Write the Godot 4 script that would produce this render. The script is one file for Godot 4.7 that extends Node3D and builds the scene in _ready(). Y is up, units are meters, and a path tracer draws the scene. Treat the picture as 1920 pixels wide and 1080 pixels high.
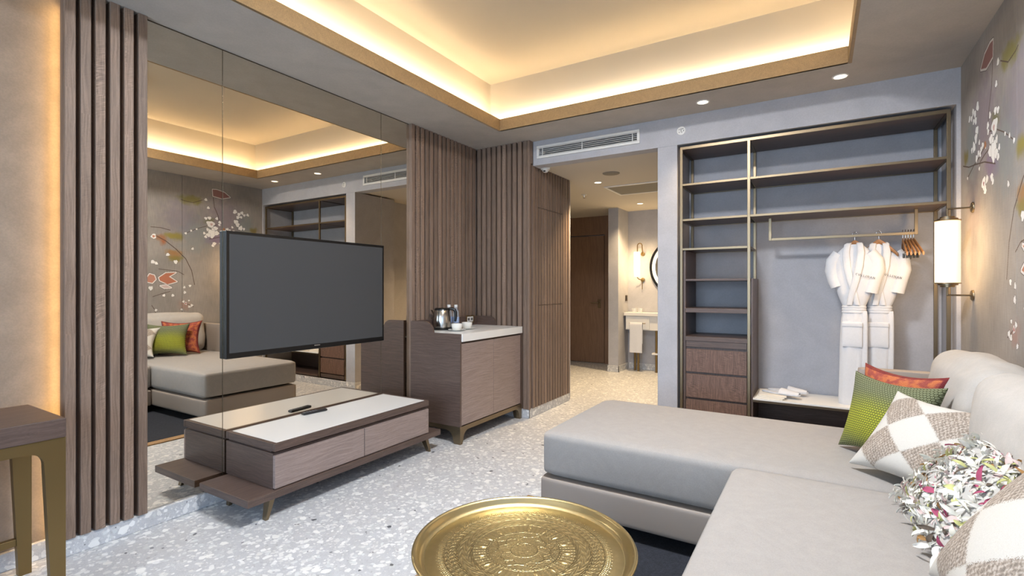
extends Node3D

const CEIL := 2.553
const BACK := -4.04
const RIGHT := 3.62
var M := {}
var taken := {}
var rng := RandomNumberGenerator.new()

# ---------------------------------------------------------------- mesh builder
class MB:
	var p := PackedVector3Array()
	var n := PackedVector3Array()
	var t := PackedVector2Array()
	var i := PackedInt32Array()
	func vert(a: Vector3, nn: Vector3, uv: Vector2) -> int:
		p.append(a); n.append(nn); t.append(uv)
		return p.size() - 1
	func face(a: int, b: int, d: int) -> void:
		var g := (p[b] - p[a]).cross(p[d] - p[a])
		if g.dot(n[a] + n[b] + n[d]) > 0.0:
			i.append(a); i.append(d); i.append(b)
		else:
			i.append(a); i.append(b); i.append(d)
	func quad(a: Vector3, b: Vector3, c: Vector3, d: Vector3, nn: Vector3, u0 := Vector2.ZERO, u1 := Vector2(1, 1)) -> void:
		var k := vert(a, nn, u0)
		vert(b, nn, Vector2(u1.x, u0.y)); vert(c, nn, u1); vert(d, nn, Vector2(u0.x, u1.y))
		face(k, k + 1, k + 2); face(k, k + 2, k + 3)
	# chamfered box from lo to hi; grain 0/1/2 = axis the texture's U runs along
	func box(lo: Vector3, hi: Vector3, bev := 0.002, grain := 0, off := Vector2.ZERO, xf := Transform3D.IDENTITY) -> void:
		var c := (lo + hi) * 0.5
		var h := (hi - lo) * 0.5
		bev = minf(bev, minf(h.x, minf(h.y, h.z)) * 0.9)
		var id := {}
		for sx in [-1, 1]:
			for sy in [-1, 1]:
				for sz in [-1, 1]:
					var s := Vector3(sx, sy, sz)
					for a in 3:
						var q := h - Vector3(bev, bev, bev)
						q[a] = h[a]
						var pos := c + q * s
						var nn := Vector3.ZERO
						nn[a] = s[a]
						var b1 := (a + 1) % 3
						var b2 := (a + 2) % 3
						var uv := Vector2(pos[b1], pos[b2])
						if grain == b2: uv = Vector2(pos[b2], pos[b1])
						id[[sx, sy, sz, a]] = vert(xf * pos, xf.basis * nn, uv + off)
		for a in 3:
			var b1 := (a + 1) % 3
			var b2 := (a + 2) % 3
			for s in [-1, 1]:
				var k := []
				for e in [[-1, -1], [1, -1], [1, 1], [-1, 1]]:
					var q := [0, 0, 0]
					q[a] = s; q[b1] = e[0]; q[b2] = e[1]
					k.append(id[[q[0], q[1], q[2], a]])
				face(k[0], k[1], k[2]); face(k[0], k[2], k[3])
			if bev > 0.0:
				for e in [[-1, -1], [1, -1], [1, 1], [-1, 1]]:
					# edge along axis a, between faces b1 and b2
					var q0 := [0, 0, 0]
					q0[a] = -1; q0[b1] = e[0]; q0[b2] = e[1]
					var q1 := q0.duplicate()
					q1[a] = 1
					var e0: int = id[[q0[0], q0[1], q0[2], b1]]
					var e1: int = id[[q1[0], q1[1], q1[2], b1]]
					var e2: int = id[[q1[0], q1[1], q1[2], b2]]
					var e3: int = id[[q0[0], q0[1], q0[2], b2]]
					face(e0, e1, e2); face(e0, e2, e3)
		if bev > 0.0:
			for sx in [-1, 1]:
				for sy in [-1, 1]:
					for sz in [-1, 1]:
						face(id[[sx, sy, sz, 0]], id[[sx, sy, sz, 1]], id[[sx, sy, sz, 2]])
	# profile of (radius, height) turned about the y axis at c
	func lathe(prof: Array, segs: int, c := Vector3.ZERO, xf := Transform3D.IDENTITY) -> void:
		var ns := []
		for k in prof.size() - 1:
			var d: Vector2 = prof[k + 1] - prof[k]
			ns.append(Vector2(d.y, -d.x).normalized())
		for k in ns.size():
			var n0: Vector2 = ns[k]
			var n1: Vector2 = ns[k]
			if k > 0 and ns[k - 1].dot(ns[k]) > 0.6: n0 = (ns[k - 1] + ns[k]).normalized()
			if k < ns.size() - 1 and ns[k + 1].dot(ns[k]) > 0.6: n1 = (ns[k + 1] + ns[k]).normalized()
			var st := p.size()
			for j in segs + 1:
				var an := TAU * j / segs
				var o := Vector3(cos(an), 0, sin(an))
				var a: Vector2 = prof[k]
				var b: Vector2 = prof[k + 1]
				vert(xf * (c + o * a.x + Vector3.UP * a.y), xf.basis * (o * n0.x + Vector3.UP * n0.y), Vector2(float(j) / segs, a.y))
				vert(xf * (c + o * b.x + Vector3.UP * b.y), xf.basis * (o * n1.x + Vector3.UP * n1.y), Vector2(float(j) / segs, b.y))
			for j in segs:
				var s := st + 2 * j
				if prof[k].x > 1e-6: face(s, s + 2, s + 1)
				if prof[k + 1].x > 1e-6: face(s + 2, s + 3, s + 1)
	func tube(path: Array, r, segs := 8) -> void:
		var cnt := path.size()
		var side := Vector3.ZERO
		var st := p.size()
		for k in cnt:
			var d: Vector3 = (path[mini(k + 1, cnt - 1)] - path[maxi(k - 1, 0)]).normalized()
			if side == Vector3.ZERO:
				side = d.cross(Vector3.UP if absf(d.y) < 0.9 else Vector3.RIGHT).normalized()
			side = (side - d * side.dot(d)).normalized()
			var up := d.cross(side)
			var rr: float = r[k] if r is Array else r
			for j in segs + 1:
				var an := TAU * j / segs
				var o := side * cos(an) + up * sin(an)
				vert(path[k] + o * rr, o, Vector2(float(j) / segs, float(k)))
		for k in cnt - 1:
			for j in segs:
				var a := st + k * (segs + 1) + j
				face(a, a + 1, a + segs + 1); face(a + 1, a + segs + 2, a + segs + 1)
		for e in [0, cnt - 1]:
			var d: Vector3 = (path[1] - path[0]).normalized() * -1.0 if e == 0 else (path[cnt - 1] - path[cnt - 2]).normalized()
			var m := vert(path[e], d, Vector2.ZERO)
			var f := p.size()
			for j in segs + 1: vert(p[st + e * (segs + 1) + j], d, Vector2.ZERO)
			for j in segs: face(m, f + j, f + j + 1)
	# polygon in the plane (o, ex, ey) thickened by th along ex x ey
	func extrude(poly: PackedVector2Array, o: Vector3, ex: Vector3, ey: Vector3, th: float, swap := false, off := Vector2.ZERO) -> void:
		var ez := ex.cross(ey).normalized()
		var tri := Geometry2D.triangulate_polygon(poly)
		for s in [0, 1]:
			var st := p.size()
			for q in poly:
				var uv := Vector2(q.y, q.x) if swap else q
				vert(o + ex * q.x + ey * q.y + ez * th * s, ez if s == 1 else -ez, uv + off)
			for k in range(0, tri.size(), 3): face(st + tri[k], st + tri[k + 1], st + tri[k + 2])
		var area := 0.0
		for k in poly.size():
			var a := poly[k]
			var b := poly[(k + 1) % poly.size()]
			area += a.x * b.y - b.x * a.y
		var sg := 1.0 if area > 0.0 else -1.0
		for k in poly.size():
			var a := poly[k]
			var b := poly[(k + 1) % poly.size()]
			var d := (b - a).normalized()
			var nn := (ex * d.y - ey * d.x) * sg
			var a3 := o + ex * a.x + ey * a.y
			var b3 := o + ex * b.x + ey * b.y
			quad(a3, b3, b3 + ez * th, a3 + ez * th, nn, off, off + Vector2(a.distance_to(b), th))
	# rows of points, smooth; closed joins the last column to the first
	func grid(rows: Array, closed: bool, outward: Vector3 = Vector3.ZERO, uvs := []) -> void:
		var st := p.size()
		var R := rows.size()
		var K: int = rows[0].size()
		var cen := Vector3.ZERO
		for r in rows:
			for q in r: cen += q
		cen /= R * K
		for r in R:
			for k in K:
				var dr: Vector3 = rows[mini(r + 1, R - 1)][k] - rows[maxi(r - 1, 0)][k]
				var dk: Vector3
				if closed: dk = rows[r][(k + 1) % K] - rows[r][(k - 1 + K) % K]
				else: dk = rows[r][mini(k + 1, K - 1)] - rows[r][maxi(k - 1, 0)]
				var nn := dr.cross(dk).normalized()
				var w: Vector3 = outward
				if outward == Vector3.ZERO:
					var rc := Vector3.ZERO
					for q in rows[r]: rc += q
					w = rows[r][k] - rc / K
				if nn.dot(w) < 0.0: nn = -nn
				vert(rows[r][k], nn, uvs[r][k] if uvs.size() else Vector2(float(k) / (K - 1), float(r) / (R - 1)))
		for r in R - 1:
			for k in (K if closed else K - 1):
				var a := st + r * K + k
				var b := st + r * K + (k + 1) % K
				var c := a + K
				var d := b + K
				face(a, b, d); face(a, d, c)
	func cap(ring: PackedVector3Array, nn: Vector3) -> void:
		var m := Vector3.ZERO
		for q in ring: m += q
		m /= ring.size()
		var a := vert(m, nn, Vector2(0.5, 0.5))
		var st := p.size()
		for q in ring: vert(q, nn, Vector2(q.x, q.y))
		for k in ring.size(): face(a, st + k, st + (k + 1) % ring.size())
	# rounded, slightly swollen upholstery block centred on c
	func soft(c: Vector3, size: Vector3, r: float, bulge: Vector3, seg := 14, wob := 0.0, noise: FastNoiseLite = null, xf := Transform3D.IDENTITY) -> void:
		var h := size * 0.5
		var ids := {}
		var acc := {}
		var tri := PackedInt32Array()
		var base := p.size()
		for a in 3:
			var b1 := (a + 1) % 3
			var b2 := (a + 2) % 3
			for s in [-1.0, 1.0]:
				var g := []
				for y in seg + 1:
					for x in seg + 1:
						var q := Vector3.ZERO
						q[a] = s
						var fx := -1.0 + 2.0 * x / seg
						var fy := -1.0 + 2.0 * y / seg
						q[b1] = signf(fx) * pow(absf(fx), 0.7)
						q[b2] = signf(fy) * pow(absf(fy), 0.7)
						var w := q * h
						var inn := Vector3(clampf(w.x, -h.x + r, h.x - r), clampf(w.y, -h.y + r, h.y - r), clampf(w.z, -h.z + r, h.z - r))
						var d := (w - inn)
						w = inn + (d.normalized() * r if d.length() > 1e-6 else Vector3.ZERO)
						for e in 3:
							var o1 := (e + 1) % 3
							var o2 := (e + 2) % 3
							var f := (1.0 - pow(w[o1] / h[o1], 2.0)) * (1.0 - pow(w[o2] / h[o2], 2.0))
							w[e] += (w[e] / h[e]) * bulge[e] * sqrt(maxf(f, 0.0))
						if noise: w += q.normalized() * wob * noise.get_noise_3dv((c + w) * 100.0)
						var key := Vector3i((w * 20000.0).round())
						if not ids.has(key):
							ids[key] = vert(xf * (c + w), Vector3.ZERO, Vector2.ZERO)
						g.append(ids[key])
				for y in seg:
					for x in seg:
						var k := y * (seg + 1) + x
						for f in [[g[k], g[k + 1], g[k + seg + 2]], [g[k], g[k + seg + 2], g[k + seg + 1]]]:
							if f[0] == f[1] or f[1] == f[2] or f[0] == f[2]: continue
							var nn := (p[f[1]] - p[f[0]]).cross(p[f[2]] - p[f[0]])
							var cc := (p[f[0]] + p[f[1]] + p[f[2]]) / 3.0
							if nn.dot(cc - xf * c) < 0.0:
								nn = -nn
							for e in f: n[e] += nn
							tri.append(f[0]); tri.append(f[1]); tri.append(f[2])
		for k in range(base, p.size()): n[k] = n[k].normalized()
		for k in range(0, tri.size(), 3): face(tri[k], tri[k + 1], tri[k + 2])
	func mesh() -> ArrayMesh:
		var arr := []
		arr.resize(Mesh.ARRAY_MAX)
		arr[Mesh.ARRAY_VERTEX] = p
		arr[Mesh.ARRAY_NORMAL] = n
		arr[Mesh.ARRAY_TEX_UV] = t
		arr[Mesh.ARRAY_INDEX] = i
		var am := ArrayMesh.new()
		am.add_surface_from_arrays(Mesh.PRIMITIVE_TRIANGLES, arr)
		return am

# ---------------------------------------------------------------- scene helpers
func unique(called: String, parent: Node) -> String:
	if not parent.has_node(NodePath(called)): return called
	var k := 1
	while parent.has_node(NodePath("%s_%03d" % [called, k])): k += 1
	return "%s_%03d" % [called, k]

func add(called: String, m, mat: Material, parent: Node = self, at := Vector3.ZERO, turn := Basis.IDENTITY) -> MeshInstance3D:
	var o := MeshInstance3D.new()
	o.name = unique(called, parent)
	o.mesh = m.mesh() if m is MB else m
	o.material_override = mat
	parent.add_child(o, true)
	o.transform = Transform3D(turn, at)
	return o

func tag(o: Node, label: String, category: String, group := "") -> Node:
	o.set_meta("label", label)
	o.set_meta("category", category)
	if group: o.set_meta("group", group)
	return o

func structure(o: Node, label := "") -> Node:
	o.set_meta("kind", "structure")
	if label: o.set_meta("label", label)
	return o

func thing(called: String, label: String, category: String, at := Vector3.ZERO, turn := 0.0, group := "") -> Node3D:
	var o := Node3D.new()
	o.name = unique(called, self)
	add_child(o, true)
	o.position = at
	o.rotation.y = turn
	tag(o, label, category, group)
	return o

func bx(lo: Vector3, hi: Vector3, bev := 0.002, grain := 0) -> MB:
	var b := MB.new()
	b.box(lo, hi, bev, grain, Vector2(rng.randf_range(0, 3), rng.randf_range(0, 3)))
	return b

func area(at: Vector3, look: Vector3, up: Vector3, size: Vector2, color: Color, energy: float, called: String) -> AreaLight3D:
	var l := AreaLight3D.new()
	l.name = called
	l.area_size = size
	l.light_color = color
	l.light_energy = energy
	l.shadow_enabled = true
	l.area_range = 14.0
	add_child(l, true)
	l.look_at_from_position(at, at + look, up)
	return l

func omni(at: Vector3, color: Color, energy: float, size: float, called: String) -> void:
	var l := OmniLight3D.new()
	l.name = called
	l.light_color = color
	l.light_energy = energy
	l.light_size = size
	l.omni_range = 12.0
	l.omni_attenuation = 2.0
	l.shadow_enabled = true
	add_child(l, true)
	l.position = at

func spot(at: Vector3, color: Color, energy: float, angle: float, called: String) -> void:
	var l := SpotLight3D.new()
	l.name = called
	l.light_color = color
	l.light_energy = energy
	l.light_size = 0.03
	l.spot_range = 12.0
	l.spot_attenuation = 2.0
	l.spot_angle = angle
	l.shadow_enabled = true
	add_child(l, true)
	l.position = at
	l.rotation.x = -PI / 2

# ---------------------------------------------------------------- textures
func rgb_image(w: int, h: int, data: PackedByteArray) -> ImageTexture:
	return ImageTexture.create_from_image(Image.create_from_data(w, h, false, Image.FORMAT_RGB8, data))

func noise(s: int, freq := 0.01, oct := 3) -> FastNoiseLite:
	var f := FastNoiseLite.new()
	f.seed = s
	f.frequency = freq
	f.fractal_octaves = oct
	f.noise_type = FastNoiseLite.TYPE_SIMPLEX_SMOOTH
	return f

# wood veneer, grain along U; curl adds cross ripples
func wood_tex(s: int, dark: Color, light: Color, curl: float, pores := 1.0) -> ImageTexture:
	var W := 768
	var H := 256
	var d := PackedByteArray()
	d.resize(W * H * 3)
	var a := noise(s, 1.0, 3)
	var b := noise(s + 7, 1.0, 2)
	var c := noise(s + 13, 1.0, 2)
	for y in H:
		for x in W:
			var wob := c.get_noise_2d(x * 0.004, y * 0.01) * 10.0
			var v := 0.5 + 0.45 * a.get_noise_2d(x * 0.004, (y + wob) * 0.11)
			v += 0.22 * pores * b.get_noise_2d(x * 0.02, (y + wob) * 0.9)
			if curl > 0.0:
				var e := maxf(0.0, c.get_noise_2d(x * 0.005 + 50.0, y * 0.008) + 0.25)
				v += curl * e * b.get_noise_2d(x * 0.16 + y * 0.05, y * 0.02 + 90.0)
			v = clampf(v, 0.0, 1.0)
			var col := dark.lerp(light, v)
			var k := (y * W + x) * 3
			d[k] = int(col.r * 255.0); d[k + 1] = int(col.g * 255.0); d[k + 2] = int(col.b * 255.0)
	return rgb_image(W, H, d)

func speckle_tex(s: int, size: int, base: Color, amp: float, freq: float, fine: float) -> ImageTexture:
	var d := PackedByteArray()
	d.resize(size * size * 3)
	var a := noise(s, 1.0, 4)
	var r := RandomNumberGenerator.new()
	r.seed = s
	for y in size:
		for x in size:
			var th := TAU * x / size
			var ph := TAU * y / size
			var v := 1.0 + amp * a.get_noise_3d(cos(th) * freq + 20.0, sin(th) * freq + cos(ph) * freq, sin(ph) * freq) + fine * r.randf_range(-1, 1)
			var k := (y * size + x) * 3
			d[k] = int(clampf(base.r * v, 0, 1) * 255.0); d[k + 1] = int(clampf(base.g * v, 0, 1) * 255.0); d[k + 2] = int(clampf(base.b * v, 0, 1) * 255.0)
	return rgb_image(size, size, d)

func chip(d: PackedByteArray, W: int, cx: float, cy: float, r: float, sq: float, rot: float, c: Color, rg: RandomNumberGenerator) -> void:
	var nv := rg.randi_range(5, 8)
	var px := PackedFloat32Array()
	var py := PackedFloat32Array()
	for k in nv:
		var an := TAU * (k + rg.randf_range(-0.3, 0.3)) / nv
		var q := r * rg.randf_range(0.7, 1.1)
		var ax := cos(an) * q
		var ay := sin(an) * q * sq
		px.append(cx + ax * cos(rot) - ay * sin(rot)); py.append(cy + ax * sin(rot) + ay * cos(rot))
	var lo := 1e9
	var hi := -1e9
	for v in py:
		lo = minf(lo, v); hi = maxf(hi, v)
	var R := int(c.r * 255)
	var G := int(c.g * 255)
	var B := int(c.b * 255)
	for y in range(int(ceil(lo)), int(floor(hi)) + 1):
		var x0 := 1e9
		var x1 := -1e9
		for k in nv:
			var j := (k + 1) % nv
			if (py[k] <= y) != (py[j] <= y):
				var x := px[k] + (y - py[k]) / (py[j] - py[k]) * (px[j] - px[k])
				x0 = minf(x0, x); x1 = maxf(x1, x)
		var row := posmod(y, W) * W
		for x in range(int(ceil(x0)), int(floor(x1)) + 1):
			var k := (row + posmod(x, W)) * 3
			d[k] = R; d[k + 1] = G; d[k + 2] = B

func terrazzo_tex() -> ImageTexture:
	var W := 2048
	var rg := RandomNumberGenerator.new()
	rg.seed = 77
	var base := speckle_tex(5, 256, Color(0.73, 0.735, 0.745), 0.04, 0.8, 0.07).get_image()
	var big := Image.create(W, W, false, Image.FORMAT_RGB8)
	for y in 8:
		for x in 8: big.blit_rect(base, Rect2i(0, 0, 256, 256), Vector2i(x * 256, y * 256))
	var d := big.get_data()
	for k in 26000:
		var c := Color(0.83, 0.83, 0.825)
		var w := rg.randf()
		if w < 0.30: c = Color(0.74, 0.74, 0.745)
		elif w < 0.5: c = Color(0.68, 0.685, 0.70)
		elif w < 0.515: c = Color(0.38, 0.38, 0.40)
		c = c * rg.randf_range(0.92, 1.06)
		chip(d, W, rg.randf() * W, rg.randf() * W, rg.randf_range(2.0, 5.0), rg.randf_range(0.5, 1.0), rg.randf() * TAU, c, rg)
	for k in 11000:
		var c := Color(0.86, 0.86, 0.855)
		var w := rg.randf()
		if w < 0.30: c = Color(0.79, 0.80, 0.80)
		elif w < 0.32: c = Color(0.70, 0.70, 0.71)
		elif w < 0.33: c = Color(0.34, 0.35, 0.37)
		c = c * rg.randf_range(0.94, 1.05)
		chip(d, W, rg.randf() * W, rg.randf() * W, rg.randf_range(5.0, 12.0), rg.randf_range(0.45, 0.9), rg.randf() * TAU, c, rg)
	for k in 700:
		var c := Color(0.90, 0.90, 0.89) * rg.randf_range(0.93, 1.03)
		chip(d, W, rg.randf() * W, rg.randf() * W, rg.randf_range(12.0, 19.0), rg.randf_range(0.5, 0.85), rg.randf() * TAU, c, rg)
	return rgb_image(W, W, d)

# ---- the painted mural: z -4.04 .. -2.0 across, y 0 .. 2.553 up
var mi: Image
const MW := 1020
const MH := 1276
func mp(z: float, y: float) -> Vector2:
	return Vector2((z - BACK) / 2.04 * MW, (1.0 - y / CEIL) * MH)
func wash(z: float, y: float, rz: float, ry: float, c: Color, k: float) -> void:
	var q := mp(z, y)
	var rx := rz / 2.04 * MW
	var rr := ry / CEIL * MH
	var g := noise(int(z * 100.0) + int(y * 77.0), 0.02, 3)
	for py in range(maxi(0, int(q.y - rr)), mini(MH, int(q.y + rr))):
		for px in range(maxi(0, int(q.x - rx)), mini(MW, int(q.x + rx))):
			var e := Vector2((px - q.x) / rx, (py - q.y) / rr).length() + 0.35 * g.get_noise_2d(px, py)
			if e < 1.0:
				mi.set_pixel(px, py, mi.get_pixel(px, py).lerp(c, k * smoothstep(1.0, 0.2, e)))
func blob(z: float, y: float, r: float, asp: float, rot: float, c: Color, edge := Color(0.2, 0.17, 0.17)) -> void:
	var q := mp(z, y)
	var R := r / CEIL * MH
	var n := int(R * 1.6) + 3
	var ph := rng.randf() * TAU
	for py in range(maxi(0, int(q.y) - n), mini(MH, int(q.y) + n)):
		for px in range(maxi(0, int(q.x) - n), mini(MW, int(q.x) + n)):
			var v := Vector2(px - q.x, py - q.y).rotated(rot)
			v.y /= asp
			var an := v.angle()
			var rad := R * (1.0 + 0.13 * sin(3.0 * an + ph) + 0.08 * sin(5.0 * an - ph))
			var e := v.length() - rad
			if e < 0.0: mi.set_pixel(px, py, c)
			elif e < 1.6: mi.set_pixel(px, py, mi.get_pixel(px, py).lerp(edge, 0.7 * (1.0 - e / 1.6)))
func shape(pts: Array, c: Color, rim: Color) -> void:
	var poly := PackedVector2Array()
	for q in pts: poly.append(mp(q[0], q[1]))
	var big := Geometry2D.offset_polygon(poly, 6.0)
	var out := Geometry2D.offset_polygon(poly, 7.5)
	for st in [[out, Color(0.25, 0.2, 0.2)], [big, rim], [[poly], c]]:
		for pl in st[0]:
			var lo := Vector2(1e9, 1e9)
			var hi := -lo
			for v in pl:
				lo = lo.min(v); hi = hi.max(v)
			for y in range(maxi(0, int(lo.y)), mini(MH, int(hi.y) + 1)):
				for x in range(maxi(0, int(lo.x)), mini(MW, int(hi.x) + 1)):
					if Geometry2D.is_point_in_polygon(Vector2(x, y), pl): mi.set_pixel(x, y, st[1])
func stroke(pts: Array, w: float, c: Color, k := 0.8) -> void:
	for s in pts.size() - 1:
		var a := mp(pts[s][0], pts[s][1])
		var b := mp(pts[s + 1][0], pts[s + 1][1])
		var L := int(a.distance_to(b)) * 2 + 1
		for j in L:
			var q := a.lerp(b, float(j) / L)
			for dy in range(-2, 3):
				for dx in range(-2, 3):
					var x := int(q.x) + dx
					var y := int(q.y) + dy
					if Vector2(dx, dy).length() <= w and x >= 0 and y >= 0 and x < MW and y < MH:
						mi.set_pixel(x, y, mi.get_pixel(x, y).lerp(c, k))
func mural_tex() -> ImageTexture:
	mi = Image.create(MW, MH, false, Image.FORMAT_RGB8)
	var a := noise(31, 1.0, 3)
	var b := noise(32, 1.0, 2)
	for y in MH:
		for x in MW:
			var v := 1.0 + 0.10 * a.get_noise_2d(x * 0.004, y * 0.004) + 0.09 * b.get_noise_2d(x * 0.5, y * 0.012) + 0.03 * b.get_noise_2d(x * 0.02, y * 0.6)
			mi.set_pixel(x, y, Color(0.60 * v, 0.575 * v, 0.55 * v))
	wash(-3.55, 2.1, 0.35, 0.35, Color(0.50, 0.44, 0.50), 0.5)
	wash(-3.40, 1.82, 0.18, 0.10, Color(0.52, 0.42, 0.56), 0.6)
	wash(-3.75, 1.65, 0.25, 0.30, Color(0.50, 0.44, 0.45), 0.4)
	wash(-3.2, 1.85, 0.3, 0.3, Color(0.52, 0.56, 0.57), 0.5)
	wash(-3.8, 2.0, 0.2, 0.25, Color(0.50, 0.55, 0.55), 0.45)
	wash(-2.99, 2.05, 0.3, 0.3, Color(0.5, 0.46, 0.53), 0.4)
	wash(-3.13, 2.27, 0.20, 0.08, Color(0.50, 0.47, 0.25), 0.85)
	wash(-3.92, 1.97, 0.07, 0.06, Color(0.50, 0.44, 0.22), 0.8)
	wash(-3.345, 2.04, 0.09, 0.06, Color(0.46, 0.45, 0.30), 0.8)
	wash(-2.97, 1.81, 0.10, 0.07, Color(0.55, 0.50, 0.27), 0.8)
	wash(-2.96, 1.55, 0.10, 0.06, Color(0.55, 0.49, 0.24), 0.85)
	wash(-2.93, 1.82, 0.13, 0.05, Color(0.58, 0.53, 0.25), 0.85)
	wash(-2.94, 1.61, 0.13, 0.06, Color(0.66, 0.47, 0.27), 0.8)
	wash(-2.83, 1.74, 0.05, 0.06, Color(0.68, 0.40, 0.25), 0.85)
	wash(-2.80, 1.79, 0.10, 0.05, Color(0.64, 0.44, 0.30), 0.8)
	wash(-3.06, 1.0, 0.10, 0.08, Color(0.66, 0.5, 0.45), 0.6)
	var br := Color(0.33, 0.26, 0.22)
	stroke([[-3.389, 2.36], [-3.404, 2.22], [-3.45, 2.118], [-3.466, 2.03]], 1.6, br)
	stroke([[-3.981, 1.933], [-3.85, 1.90], [-3.703, 1.885], [-3.53, 1.862], [-3.345, 1.814]], 1.6, br)
	stroke([[-3.876, 1.843], [-3.74, 1.888], [-3.62, 1.91], [-3.5, 1.95]], 1.6, br)
	stroke([[-3.63, 1.848], [-3.61, 1.88], [-3.53, 1.90], [-3.4, 1.92]], 1.5, br)
	stroke([[-3.07, 1.861], [-3.2, 1.93], [-3.33, 1.98], [-3.45, 2.0]], 1.2, br, 0.6)
	stroke([[-3.261, 2.289], [-3.15, 2.24], [-3.05, 2.25], [-3.012, 2.262]], 1.4, br, 0.7)
	stroke([[-2.76, 1.80], [-2.855, 1.749], [-2.96, 1.664], [-3.069, 1.552], [-3.136, 1.411], [-3.169, 1.24]], 1.5, br)
	stroke([[-2.70, 1.90], [-2.80, 1.90], [-2.90, 1.88]], 1.5, br, 0.7)
	stroke([[-2.78, 1.42], [-2.88, 1.41], [-2.98, 1.40], [-3.05, 1.36]], 1.4, br, 0.7)
	stroke([[-2.72, 1.1], [-2.80, 1.13], [-2.9, 1.16]], 1.2, br, 0.6)
	stroke([[-2.71, 1.0], [-2.74, 0.95], [-2.75, 0.9]], 1.2, br, 0.6)
	stroke([[-3.05, 1.03], [-3.10, 1.0], [-3.16, 0.97]], 1.2, br, 0.6)
	shape([[-3.39, 2.36], [-3.384, 2.44], [-3.435, 2.445], [-3.53, 2.425], [-3.60, 2.375], [-3.50, 2.345]], Color(0.58, 0.42, 0.40), Color(0.86, 0.85, 0.83))
	shape([[-2.784, 1.321], [-2.855, 1.375], [-2.96, 1.383], [-2.887, 1.334], [-2.971, 1.277], [-2.876, 1.246], [-2.794, 1.287]], Color(0.72, 0.46, 0.36), Color(0.88, 0.86, 0.84))
	shape([[-2.66, 1.31], [-2.69, 1.36], [-2.735, 1.345], [-2.75, 1.30], [-2.715, 1.26], [-2.67, 1.27]], Color(0.74, 0.52, 0.44), Color(0.88, 0.86, 0.84))
	shape([[-2.80, 1.225], [-2.86, 1.235], [-2.91, 1.205], [-2.84, 1.20]], Color(0.80, 0.72, 0.70), Color(0.88, 0.86, 0.84))
	var wh := Color(0.93, 0.925, 0.91)
	for q in [[-3.666, 2.196, 0.024], [-3.718, 2.169, 0.02], [-3.758, 2.192, 0.018], [-3.79, 2.165, 0.016], [-3.705, 2.128, 0.02], [-3.745, 2.135, 0.017], [-3.836, 2.174, 0.014], [-3.679, 2.065, 0.023], [-3.70, 2.03, 0.022], [-3.74, 1.99, 0.022], [-3.785, 1.983, 0.015], [-3.631, 1.99, 0.013], [-3.36, 2.002, 0.034], [-3.472, 2.037, 0.014], [-3.466, 2.004, 0.014], [-3.435, 2.081, 0.014], [-3.345, 2.077, 0.016], [-3.302, 2.068, 0.016], [-3.419, 1.955, 0.024], [-3.389, 1.925, 0.022], [-3.325, 1.931, 0.016], [-3.374, 1.885, 0.036], [-3.331, 1.863, 0.024], [-3.435, 1.896, 0.022], [-3.283, 1.882, 0.014], [-3.3, 1.839, 0.014], [-3.597, 1.943, 0.014], [-3.614, 1.924, 0.015], [-3.685, 1.915, 0.016], [-3.649, 1.935, 0.013], [-3.566, 1.958, 0.014], [-3.517, 1.943, 0.014], [-3.194, 1.923, 0.01], [-3.131, 1.898, 0.011], [-3.07, 1.861, 0.011], [-3.331, 2.203, 0.014], [-3.302, 2.301, 0.015], [-3.88, 1.842, 0.009], [-3.548, 1.752, 0.03], [-3.488, 1.765, 0.02], [-3.404, 1.759, 0.02], [-3.52, 1.713, 0.02], [-3.386, 1.735, 0.016], [-3.148, 1.68, 0.014], [-3.631, 1.848, 0.009], [-3.118, 1.228, 0.013], [-3.055, 1.21, 0.013], [-3.06, 1.148, 0.013], [-3.106, 1.05, 0.01], [-3.138, 0.99, 0.014], [-3.07, 1.015, 0.016], [-3.045, 1.038, 0.012], [-3.11, 0.975, 0.012], [-3.026, 0.945, 0.012], [-2.723, 1.501, 0.017], [-2.757, 1.486, 0.013], [-2.729, 1.795, 0.022], [-2.835, 1.115, 0.014], [-2.753, 0.946, 0.013], [-2.929, 1.114, 0.014], [-2.876, 1.593, 0.017], [-2.96, 1.511, 0.019], [-2.70, 1.20, 0.02], [-2.30, 1.6, 0.02], [-2.42, 1.4, 0.025], [-2.25, 1.2, 0.02]]:
		blob(q[0], q[1], q[2] * 1.18, rng.randf_range(0.75, 1.25), rng.randf() * TAU, wh * rng.randf_range(0.96, 1.03))
	for q in [[-3.548, 1.752, 0.010, Color(0.62, 0.45, 0.47)], [-3.52, 1.95, 0.018, Color(0.66, 0.46, 0.32)], [-3.37, 2.0, 0.014, Color(0.78, 0.66, 0.64)], [-2.729, 1.795, 0.012, Color(0.75, 0.5, 0.4)], [-3.07, 1.015, 0.008, Color(0.7, 0.45, 0.42)]]:
		blob(q[0], q[1], q[2], 1.0, 0.0, q[3], q[3])
	return ImageTexture.create_from_image(mi)

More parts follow.
